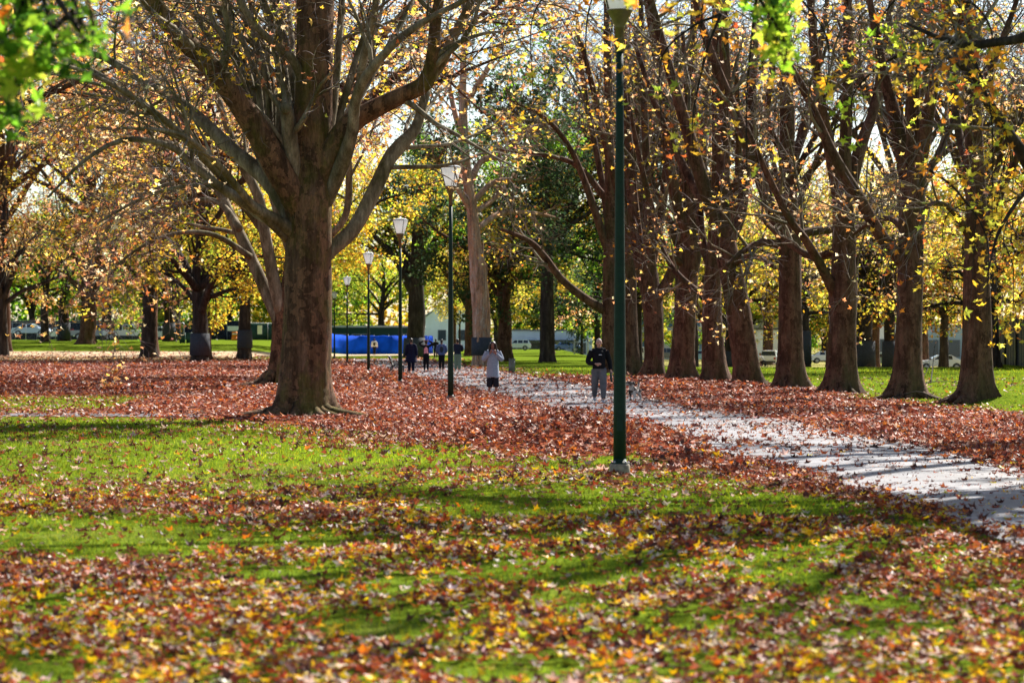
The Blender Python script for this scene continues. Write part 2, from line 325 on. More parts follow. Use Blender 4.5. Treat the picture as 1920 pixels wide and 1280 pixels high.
sp1 = resample(np.array([[-34, 58.6, 0], [-20, 58.0, 0], [-11.8, 57.2, 0], [-7, 56.4, 0]]), 30)[:, :2]; ribbon('side_path', sp1 - [0, 1.1], sp1 + [0, 1.1], .014, M['path'])
cpl = resample(np.array([G(*p) for p in [(-60, 668), (140, 669), (280, 670), (400, 670), (520, 669), (640, 668), (760, 667), (860, 665)]]), 60)[:, :2]; cpu = resample(np.array([G(*p) for p in [(-60, 659), (140, 659), (280, 659), (400, 659), (520, 661), (620, 663.), (760, 662), (860, 661)]]), 60)[:, :2]
cpp = ribbon('cross_path', cpl, cpu, .03, mat('pale_gravel', (.40, .30, .19), .9, .1, noise=(.35, .4)))

# ------------------------------------------------------------------ leaf cards
def star(k):
    if k == 5:     # plane / maple leaf: five pointed lobes and a stem end
        a = [(-90, .18), (-52, .62), (-28, .36), (2, .98), (34, .46), (62, .8), (90, 1.08), (118, .8), (146, .46), (178, .98), (208, .36), (232, .62)]
        a = [(-90, .2), (-45, .66), (-22, .4), (12, 1.), (46, .5), (90, 1.12), (134, .5), (168, 1.), (202, .4), (225, .66)]
    elif k == 3: a = [(-90, .45), (-20, .85), (45, .5), (90, 1.1), (135, .5), (200, .85)]
    else: a = [(-90, .8), (0, .55), (90, 1.), (180, .55)]
    p = np.array([[r * math.cos(math.radians(t)), r * math.sin(math.radians(t)), 0] for t, r in a]) * .5
    return p
def rotm(N, tilt, rg):
    az = rg.uniform(0, 2 * math.pi, N); t = rg.normal(0, 1, N) * tilt; a2 = rg.uniform(0, 2 * math.pi, N)
    c, s = np.cos(az), np.sin(az); Z0 = np.zeros(N); O = np.ones(N)
    Rz = np.stack([np.stack([c, -s, Z0], -1), np.stack([s, c, Z0], -1), np.stack([Z0, Z0, O], -1)], 1)
    c, s = np.cos(t), np.sin(t); Rx = np.stack([np.stack([O, Z0, Z0], -1), np.stack([Z0, c, -s], -1), np.stack([Z0, s, c], -1)], 1)
    c, s = np.cos(a2), np.sin(a2); R2 = np.stack([np.stack([c, -s, Z0], -1), np.stack([s, c, Z0], -1), np.stack([Z0, Z0, O], -1)], 1)
    return R2 @ Rx @ Rz
def leaves(acc, pos, size, col, k=5, tilt=.5, curl=.25, rg=rng):
    pos = np.asarray(pos, float); N = len(pos)
    if N == 0: return acc
    p = star(k); m = len(p); R = rotm(N, tilt, rg)
    L = np.tile(p, (N, 1, 1)); cu = rg.normal(curl, .25, (N, 1)) ; r2 = (p[:, :2] ** 2).sum(1)
    L[:, :, 2] = cu * r2 * 1.6 + rg.normal(0, .04, (N, m)) + .12*np.sin(3*np.arctan2(p[:,1],p[:,0]))*cu
    sz = (np.asarray(size) * np.ones(N))[:, None, None]
    L = L * sz * (1 + rg.normal(0, .06, (N, m, 1)))
    if k > 4:
        L = np.concatenate([np.zeros((N, 1, 3)), L], 1)
        f0 = np.array([[0, i + 1, (i + 1) % m + 1] for i in range(m)])
    else: f0 = np.array([[0, 1, 2], [0, 2, 3]])
    V = np.einsum('nij,nkj->nki', R, L) + pos[:, None]
    nv = L.shape[1]; Fc = (f0[None] + (np.arange(N) * nv)[:, None, None]).reshape(-1, 3)
    return acc.add(V.reshape(-1, 3), Fc, np.repeat(np.asarray(col), nv, 0))
PAL = {  # palest tones of red and mix: leaf undersides, brightened for sunlit leaf pieces
 'red': [((.23, .048, .022), 3), ((.33, .085, .032), 2.4), ((.13, .034, .022), 3.), ((.38, .17, .10), 1.8), ((.66, .44, .36), 1.5), ((.6, .19, .03), .9), ((.07, .024, .018), 2.6)],
 'mix': [((.30, .045, .016), 3.2), ((.40, .10, .04), 2.2), ((.72, .55, .46), 1.8), ((.08, .022, .014), 3.4), ((.17, .06, .04), 2.2), ((.85, .50, .01), 2.8), ((.66, .18, .012), 1.3), ((.6, .5, .03), 1.2)],
 'gold': [((.92, .64, .06), 4), ((.85, .46, .03), 2), ((.8, .7, .08), 2.5), ((.62, .24, .04), .7), ((.5, .58, .06), 1.6)],
 'rust': [((.86, .48, .2), 3), ((.92, .6, .14), 3), ((.66, .3, .14), 1.8), ((.92, .74, .46), 3.), ((.72, .25, .06), 1.2), ((.4, .2, .14), 1.)],
 'orange': [((.85, .32, .04), 3), ((.9, .5, .05), 3), ((.6, .14, .04), 1.3), ((.6, .55, .08), 1.5), ((.3, .42, .05), .8)],
 'olive': [((.45, .5, .05), 3), ((.7, .58, .06), 2.5), ((.26, .38, .03), 2), ((.8, .5, .04), 1.5)],
 'green': [((.12, .28, .02), 3), ((.24, .46, .03), 2), ((.42, .6, .05), 1.5), ((.06, .15, .02), 2)],
 'lime': [((.5, .62, .06), 3), ((.72, .7, .08), 2), ((.3, .48, .03), 2)],
 'dgreen': [((.045, .085, .03), 3), ((.03, .06, .03), 2), ((.08, .14, .05), 1.5), ((.10, .13, .07), 1)],
 'yellow': [((.92, .74, .1), 3), ((.88, .58, .06), 2), ((.7, .68, .1), 1.5)],
}
def pcol(pal, N, rg=rng, j=.16):
    cs = np.array([c for c, _ in PAL[pal]]); ws = np.array([x for _, x in PAL[pal]]); ws = ws / ws.sum()
    c = cs[rg.choice(len(cs), N, p=ws)]; return np.clip(c * rg.normal(1, j, (N, 1)) * rg.normal(1, .06, (N, 3)), .01, .95)

# fallen leaves
def scatter(y0, y1, dens, k, smin, smax, seed, pal):
    rg = np.random.default_rng(seed); n = int(dens * (y1 - y0) * ((y0 + y1) / 2 * .46 + 3))
    y = rg.uniform(y0, y1, n); hw = y * .225 + 1.2; x = rg.uniform(-1, 1, n) * (y1 * .225 + 1.2); ok = abs(x) < hw; x, y = x[ok], y[ok]
    d = litter(x, y); ok = rg.random(len(x)) < d; x, y, d = x[ok], y[ok], d[ok]; n = len(x)
    sz = rg.uniform(smin, smax, n) ; z = hgt(x, y) + .012 + rg.random(n) * .05 * (.25 + d) + .02 * d
    z = z + .3 * rg.random(n) * np.exp(-((x - 1.2) / 2.3) ** 2 - ((y - 39.3) / 2.2) ** 2) + .10 * rg.random(n) * sstep(.5, .8, vnoise(x, y, 1.3, 61)) * sstep(.6, .9, d)
    c = pcol('red', n, rg); rust_ = vnoise(x, y / 1.6, 1.9, 71) > .52; nearf = sstep(36, 24, y + rg.normal(0, 3, n)); mk = rg.random(n) < nearf; c[mk] = pcol('mix', mk.sum(), rg); mk = rust_ & (rg.random(n) < .75); c[mk] = pcol('red', mk.sum(), rg)
    return np.c_[x, y, z], sz, c, k
groups = [(10, 20, 440, 5, .045, .11), (20, 32, 340, 5, .05, .125), (32, 50, 210, 5, .08, .17), (50, 80, 90, 3, .13, .22), (80, 150, 34, 3, .2, .32), (150, 215, 13, 3, .28, .42)]
a = Acc()
for i, (y0, y1, dn, k, s0, s1) in enumerate(groups):
    p, s_, c, k = scatter(y0, y1, dn, k, s0, s1, 40 + i, None)
    leaves(a, p, s_, c, k, .5, .45)
tag(a.obj('fallen_leaves', M['leaf_g'], smooth=False), 'layer of fallen red brown and yellow plane leaves on lawn and path', 'leaves', kind='stuff')
# grass blades
def blades():
    rg = np.random.default_rng(5); out = Acc()
    for y0, y1, dn, h_, w_ in ((10, 22, 420, .045, .011), (22, 36, 300, .05, .015), (36, 58, 130, .06, .024), (58, 80, 40, .07, .035), (80, 150, 7, .09, .07)):
        n = int(dn * (y1 - y0) * ((y0 + y1) / 2 * .46 + 3)); y = rg.uniform(y0, y1, n); x = rg.uniform(-1, 1, n) * (y1 * .225 + 1.2)
        ok = (abs(x) < y * .225 + 1.2) & ~((x > xl(y) - .05) & (x < xr(y) + .05)) & ~((abs(y - 57) < 2.4) & (x < -7)); x, y = x[ok], y[ok]
        ok = rg.random(len(x)) < 1.0 - .93 * litter(x, y); x, y = x[ok], y[ok]; n = len(x)
        a_ = rg.uniform(0, 6.28, n); l = rg.normal(0, .5, (n, 2)) * h_; hh = h_ * rg.uniform(.5, 1.3, n); z = hgt(x, y)
        V = np.stack([np.stack([x - np.cos(a_) * w_ / 2, y - np.sin(a_) * w_ / 2, z], -1), np.stack([x + np.cos(a_) * w_ / 2, y + np.sin(a_) * w_ / 2, z], -1), np.stack([x + l[:, 0], y + l[:, 1], z + hh], -1)], 1)
        c = np.array([.165, .26, .014]) * rg.normal(1, .2, (n, 1)) + np.array([.12, .05, .0]) * rg.random((n, 1)) ** 2 * 1.5
        c = c * (.55 + .85 * vnoise(x, y, 2.2, 12))[:, None]; sy = (sstep(.55, .85, .6 * vnoise(x, y, 1.7, 52) + .4 * vnoise(x, y, .4, 53)) * .4)[:, None]; c = c * (1 - sy) + np.array([.3, .27, .09]) * sy
        out.add(V, np.arange(3 * n).reshape(n, 3), np.repeat(np.clip(c, .01, .6), 3, 0))
    return out
tag(blades().obj('grass', M['grass'], smooth=False), 'short green lawn grass between the fallen leaves', 'grass', kind='stuff')

# ------------------------------------------------------------------ trees
def trace(pts, d, dd=0.):
    n = len(pts); t = np.linspace(0, 1, n)
    W = np.array([P(p[0], p[1], d + dd * u) for p, u in zip(pts, t)])
    hw = [p[2] if len(p) > 2 else None for p in pts]
    k = [i for i in range(n) if hw[i] is not None]
    R = np.interp(range(n), k, [hw[i] for i in k]) / F * d
    return W, R
def setm(W, R, m): return resample(W, m), np.interp(np.linspace(0, 1, m), np.linspace(0, 1, len(R)), R)
def hero_trunk(acc, W, R, sides=28, m=60, flare=.55, fl_h=.55, base_z=None, seed=0, lump=.05):
    rg = np.random.default_rng(seed); p, r = setm(W, R, m)
    p[0, 2] = (base_z if base_z is not None else p[0, 2]) - .25
    # distribute rings more tightly at the foot
    u = np.linspace(0, 1, m) ** 1.5 * (m - 1); p = np.stack([np.interp(u, np.arange(m), p[:, i]) for i in range(3)], 1); r = np.interp(u, np.arange(m), r)
    z = p[:, 2] - p[0, 2] - .25; th = np.arange(sides) / sides * 2 * math.pi
    ph = rg.uniform(0, 6, 8); rr = r[:, None] * np.ones(sides)
    rr = rr * (1 + lump * (np.sin(2 * th + ph[0] + z[:, None] * .6) + .7 * np.sin(3 * th + ph[1] - z[:, None] * .9) + .5 * np.sin(5 * th + ph[2] + z[:, None] * 1.7)) + rg.normal(0, .012, rr.shape))
    lobes = np.clip(.45 + .55 * np.sin(4 * th + ph[3] + .7 * np.sin(th + ph[4])) + .3 * np.sin(7 * th + ph[5]), .08, 1.5)
    rr = rr + flare * lobes[None] * np.exp(-np.clip(z, -.05, 99) / fl_h)[:, None]
    V = np.stack([p[:, None, 0] + rr * np.cos(th), p[:, None, 1] + rr * np.sin(th), np.tile(p[:, 2:3], (1, sides))], -1)
    i = np.arange(m * sides).reshape(m, sides); nx = np.roll(i, -1, 1)
    b = acc.n; acc.add(V, np.stack([i[:-1], nx[:-1], nx[1:], i[1:]], -1).reshape(-1, 4)); acc.f.setdefault(sides, []).append(i[-1][None] + b)
    return acc
def grow(Pp, Rp, per, L, rg, ang=(30, 65), t0=.2, up=.0, wig=.16, m=6, rr=.5, tip=.25, flat=1.0, rmin=.006):
    N, k, _ = Pp.shape
    t = t0 + (1 - t0) * (np.arange(per)[None] + rg.random((N, per))) / per; f = np.clip(t * (k - 1), 0, k - 1.001); i = f.astype(int); u = (f - i)[..., None]
    n_ = np.arange(N)[:, None]; A, B = Pp[n_, i], Pp[n_, i + 1]; pos = A * (1 - u) + B * u; tan = (B - A); tan /= np.linalg.norm(tan, axis=-1, keepdims=True) + 1e-9
    rad = Rp[n_, i] * (1 - u[..., 0]) + Rp[n_, i + 1] * u[..., 0]
    q = rg.normal(0, 1, tan.shape); q -= (q * tan).sum(-1, keepdims=True) * tan; q /= np.linalg.norm(q, axis=-1, keepdims=True)
    a_ = np.radians(rg.uniform(*ang, (N, per, 1))); d = np.cos(a_) * tan + np.sin(a_) * q; d[..., 2] = d[..., 2] * flat + up
    d /= np.linalg.norm(d, axis=-1, keepdims=True); ln = L * rg.uniform(.55, 1.25, (N, per)) * (1.1 - .5 * t)
    pos = pos.reshape(-1, 3); d = d.reshape(-1, 3); ln = ln.reshape(-1); r0 = np.maximum((rad * rr * rg.uniform(.7, 1.1, rad.shape)).reshape(-1), rmin)
    out = [pos]
    for s in range(m - 1):
        d = d + rg.normal(0, wig, d.shape); d[:, 2] += up * .35; d /= np.linalg.norm(d, axis=1, keepdims=True); out.append(out[-1] + d * (ln / (m - 1))[:, None])
    return np.stack(out, 1), r0[:, None] * np.linspace(1, tip, m)[None]
def along(Pp, n, rg, jit=.08, t0=.1):
    N, k, _ = Pp.shape; t = t0 + (1 - t0) * rg.random(n); j = rg.integers(0, N, n); f = t * (k - 1.001); i = f.astype(int); u = (f - i)[:, None]
    return Pp[j, i] * (1 - u) + Pp[j, i + 1] * u + rg.normal(0, jit, (n, 3)) - [0, 0, jit]

def crown(root, limbs, rg, mats=('limb_bark', 'twig'), lv=(7, 7, 6), L=(4., 1.9, .8), nleaf=2500, lsz=(.14, .22), pal='rust', k=5, up=(.12, .05, -.12), drop=None, tmin=.009, tilt=1.1, t0=.25, clumps=0, pals=None, cull=None, leafj=.08, sides=(6, 4, 3)):
    """limbs: list of (P,R). Adds children branches, twigs, foliage."""
    m0 = 10; LP = np.stack([resample(p, m0) for p, r in limbs]); LR = np.stack([np.interp(np.linspace(0, 1, m0), np.linspace(0, 1, len(r)), r) for p, r in limbs])
    P1, R1 = grow(LP, LR, lv[0], L[0], rg, up=up[0], t0=t0, rr=.5, m=7, wig=.17)
    P2, R2 = grow(P1, R1, lv[1], L[1], rg, up=up[1], t0=.2, rr=.5, m=6, wig=.2, rmin=tmin * 1.3)
    P3, R3 = grow(P2, R2, lv[2], L[2], rg, up=up[2], t0=.2, rr=.55, m=4, wig=.2, rmin=tmin)
    if cull is not None:
        P2, R2 = [q[cull(P2[:, -1])] for q in (P2, R2)] if False else (P2, R2)
    a1 = Acc(); tubes(a1, P1, R1, sides[0], .06, cap=False); tubes(a1, P2, R2, sides[1], 0, cap=False); a1.obj('crown_branches', M[mats[0]], root)
    a2 = Acc(); tubes(a2, P3, R3, sides[2], 0, cap=False); a2.obj('crown_twigs', M[mats[1]], root)
    if nleaf:
        pts = np.concatenate([along(P3, int(nleaf * .75), rg, leafj), along(P2, nleaf - int(nleaf * .75), rg, leafj)])
        n = len(pts); c = pcol(pal, n, rg)
        if pals:
            for q, frac, seed in pals:
                mk = vnoise(pts[:, 0] + pts[:, 1] * .3, pts[:, 2] * 1.3 + pts[:, 1] * .2, 1.6, seed) > (1 - frac); c[mk] = pcol(q, mk.sum(), rg)
        a3 = Acc(); leaves(a3, pts, rg.uniform(*lsz, n), c, k, tilt, .3, rg); a3.obj('foliage', M['leaf_c'], root, smooth=False)
    return P2

# ---- the big plane tree on the left
D1 = gd(568, 785) + .5
base1 = on(568, D1)
T1 = thing('plane_tree', 'biggest plane tree, thick mossy trunk with flared roots at the edge of the grass', 'tree', base1)
tw, tr = trace([(568, 785, 46), (570, 740, 46), (572, 680, 45), (575, 600, 44), (578, 500, 43), (580, 430, 44), (580, 375, 46), (583, 330, 40), (586, 260, 37), (588, 200, 36), (590, 100, 35), (590, 0, 34), (594, -150, 30), (600, -420, 20), (596, -640, 8)], D1)
a = Acc(); hero_trunk(a, tw, tr, 40, 110, .5, .36, base1[2], 11, .045)
# surface roots
for ax, ln, r0 in ((200, 1.5, .16), (230, 1.2, .15), (262, .9, .14), (300, 1.0, .14), (335, 1.7, .16), (5, 1.3, .13), (150, 1.3, .15), (90, 1., .13), (318, 1.1, .12)):
    c, s = math.cos(math.radians(ax)), math.sin(math.radians(ax)); b = base1
    tube(a, [b + [c * .3, s * .3, .45], b + [c * .62, s * .62, .14], b + [c * (.62 + ln * .5), s * (.62 + ln * .5), .03], b + [c * (.62 + ln), s * (.62 + ln), -.08]], [r0 * 1.4, r0 * 1.1, r0 * .7, .03], 8, 9, .06)
a.obj('trunk', M['plane_bark'], T1)
LB = [
 ([(574, 420, 26), (548, 365, 26), (520, 315, 25), (480, 240, 23), (430, 165, 21), (380, 110, 19), (320, 50, 17), (280, -10, 15), (215, -120, 11), (150, -240, 6)], -2.5, 'plane_bark'),
 ([(560, 430, 20), (530, 375, 19), (495, 330, 17), (440, 285, 14), (380, 228, 12), (320, 180, 10), (250, 140, 8), (180, 102, 6), (100, 95, 4), (40, 120, 2)], 2.5, 'limb_bark'),
 ([(560, 440, 14), (520, 415, 12), (490, 398, 11), (430, 362, 9), (370, 318, 7), (320, 275, 6), (235, 262, 5), (160, 300, 3), (90, 370, 2)], -3.5, 'limb_bark'),
 ([(555, 460, 14), (525, 425, 12), (480, 398, 10), (440, 370, 7), (400, 350, 5), (330, 352, 4), (260, 375, 3), (180, 420, 2)], 3.5, 'limb_bark'),
 ([(572, 200, 10), (566, 150, 9), (545, 108, 8), (505, 75, 7), (470, 35, 7), (440, -20, 6), (420, -110, 4)], -1.5, 'limb_bark'),
 ([(566, 400, 18), (552, 330, 16), (544, 265, 15), (538, 205, 13)], -.8, 'limb_bark'),
 ([(556, 330, 9), (548, 230, 9), (546, 130, 8), (525, 50, 7), (492, 0, 6), (470, -90, 4)], 2., 'limb_bark'),
 ([(592, 400, 24), (606, 320, 24), (650, 240, 21), (700, 205, 18), (760, 176, 16), (798, 155, 16), (812, 110, 13), (815, 60, 11), (824, -10, 9), (835, -120, 5)], -1.5, 'plane_bark'),
 ([(800, 155, 13), (830, 112, 10), (860, 50, 8), (885, 0, 7), (930, -90, 4)], -1.5, 'limb_bark'),
 ([(598, 400, 16), (640, 310, 15), (660, 250, 12), (666, 195, 10), (685, 145, 9), (740, 82, 7), (800, 38, 6), (872, 0, 5), (960, -60, 3)], -3., 'limb_bark'),
 ([(668, 200, 7), (680, 120, 8), (698, 50, 7), (705, 0, 6), (715, -100, 4)], -2., 'limb_bark'),
 ([(598, 500, 14), (620, 468, 15), (662, 430, 14), (700, 362, 14), (728, 302, 13), (748, 275, 14), (778, 243, 11), (792, 200, 9), (802, 165, 8)], 1.2, 'limb_bark'),
 ([(604, 340, 9), (625, 200, 8), (636, 80, 7), (642, -10, 6), (650, -120, 4)], 2., 'limb_bark'),
 ([(606, 330, 8), (636, 220, 7), (668, 110, 6), (700, 20, 6), (730, -80, 4)], 3., 'limb_bark'),
 ([(608, 320, 7), (660, 210, 7), (715, 110, 6), (765, 20, 5), (800, -60, 3)], 4., 'limb_bark'),
]
rg1 = np.random.default_rng(101)
fan = []                                             # slender uprights between the leader and the left fork
for i in range(11):
    t = i / 10; x0 = 560 - 45 * t; x1 = 548 - 180 * t + rg1.normal(0, 8)
    fan.append(([(x0, 360 - 12 * t, 8 - 1.5 * t), (x0 - 14 - 25 * t, 270, 7), (x0 * .5 + x1 * .5, 140, 6), (x1, 20, 5), (x1 - 20 - 40 * t, -120, 3)], 3.5 - .4 * i if i % 2 else 5 - .3 * i, 'limb_bark'))
for i in range(6):
    fan.append(([(540 - 6 * i, 450 - 6 * i, 8), (470 - 15 * i, 380 - 14 * i, 7), (400 - 22 * i, 300 - 18 * i, 6), (330 - 36 * i, 250 - 26 * i, 4), (230 - 45 * i, 240 - 34 * i, 2)], (-5, 5, -3, 4, -6, 6)[i], 'limb_bark'))
limbs1 = []
for pts, dd, mt in LB + fan:
    W, R = trace(pts, D1, dd); limbs1.append((W, R)); p, r = setm(W, R, 26)
    o = Acc(); tubes(o, p[None], r[None], 14, .05); o.obj('limb', M[mt], T1)
o = Acc(); c = P(536, 203, D1 - .95); tube(o, [c + [0, .1, -.02], c + [0, -.12, .0]], [.13, .13], 12, 3); o.obj('knot', M['limb_bark'], T1)
for i in range(9):                                    # upper crown, unseen above the frame, added to shade the lawn
    az = i * 2.4 + .3; z0 = 9.5 + i * .45; c_, s_ = math.cos(az), math.sin(az); tp = np.array([base1[0] + .3, base1[1], base1[2] + z0])
    W = np.array([tp, tp + [c_ * 2, s_ * 2, 1.8], tp + [c_ * 5, s_ * 5, 3.8], tp + [c_ * 8, s_ * 8, 5.]]); R = np.array([.16, .12, .08, .03]); limbs1.append((W, R)); p, r = setm(W, R, 14); o = Acc(); tubes(o, p[None], r[None], 9, .05); o.obj('limb', M['limb_bark'], T1)
hl = [l for l in limbs1]
crown(T1, hl, rg1, lv=(5, 5, 5), t0=.4, L=(3.4, 1.6, .75), nleaf=3600, pal='rust', lsz=(.13, .21), up=(.05, -.02, -.2), pals=[('gold', .4, 3)])

# ---- second plane tree, right behind it
D2 = gd(520, 727); b2 = on(520, D2)
T2 = thing('plane_tree', 'second large plane tree half hidden behind the biggest trunk, pale limbs leaning left', 'tree', b2)
a = Acc(); W, R = trace([(526, 727, 19), (527, 680, 18), (530, 620, 18), (537, 560, 18), (548, 500, 17), (556, 380, 13), (560, 240, 11), (560, 60, 8), (565, -160, 4)], D2)
hero_trunk(a, W, R, 28, 60, .6, .45, b2[2], 12)
for ax, ln in ((185, 1.4), (205, 1.5), (240, 1.2)):
    c, s = math.cos(math.radians(ax)), math.sin(math.radians(ax)); tube(a, [b2 + [c * .3, s * .3, .5], b2 + [c * .8, s * .8, .15], b2 + [c * (.8 + ln), s * (.8 + ln), -.08]], [.22, .15, .04], 8, 8)
a.obj('trunk', M['plane_bark'], T2); L2 = []
rg2 = np.random.default_rng(102)
for pts, dd, mt in [
 ([(532, 620, 14.4), (505, 562, 12.0), (470, 482, 11.2), (432, 402, 9.6), (400, 340, 8.0), (350, 290, 5.6), (270, 245, 4.0), (180, 240, 2.4)], 2, 'limb_bark'),
 ([(532, 600, 13.6), (512, 520, 12.0), (497, 440, 11.2), (485, 370, 9.6), (450, 300, 8.0), (420, 220, 6.4), (392, 120, 4.8), (372, 0, 4.0), (360, -90, 2.4)], -2, 'limb_bark'),
 ([(497, 440, 7.2), (460, 390, 6.4), (425, 360, 6.4), (380, 340, 4.8), (300, 350, 4.0), (210, 400, 2.4)], -3, 'limb_bark'),
 ([(450, 430, 7.2), (410, 380, 5.6), (350, 380, 4.0), (270, 410, 3.2), (190, 470, 1.6)], 4, 'limb_bark'),
 ([(548, 480, 9.6), (500, 330, 7.2), (460, 180, 5.6), (430, 40, 4.8), (400, -80, 2.4)], 4, 'limb_bark'),
 ([(552, 440, 8.8), (620, 340, 7.2), (640, 240, 5.6), (690, 120, 4.8), (720, 0, 3.2)], 3, 'limb_bark'),
 ([(552, 480, 8.8), (640, 420, 6.4), (655, 330, 6.4), (650, 240, 4.8), (690, 150, 3.2)], -3, 'limb_bark'),
 ([(470, 482, 6.4), (400, 440, 4.8), (320, 440, 4.0), (240, 480, 2.4), (170, 560, 1.2)], -4, 'limb_bark')]:
    W, R = trace(pts, D2, dd); L2.append((W, R)); p, r = setm(W, R, 22); o = Acc(); tubes(o, p[None], r[None], 12, .05); o.obj('limb', M[mt], T2)
crown(T2, L2, rg2, lv=(8, 6, 6), t0=.35, L=(5., 2.2, 1.), nleaf=4500, pal='rust', lsz=(.17, .28), up=(.0, -.05, -.2), tmin=.012, pals=[('gold', .35, 5)])

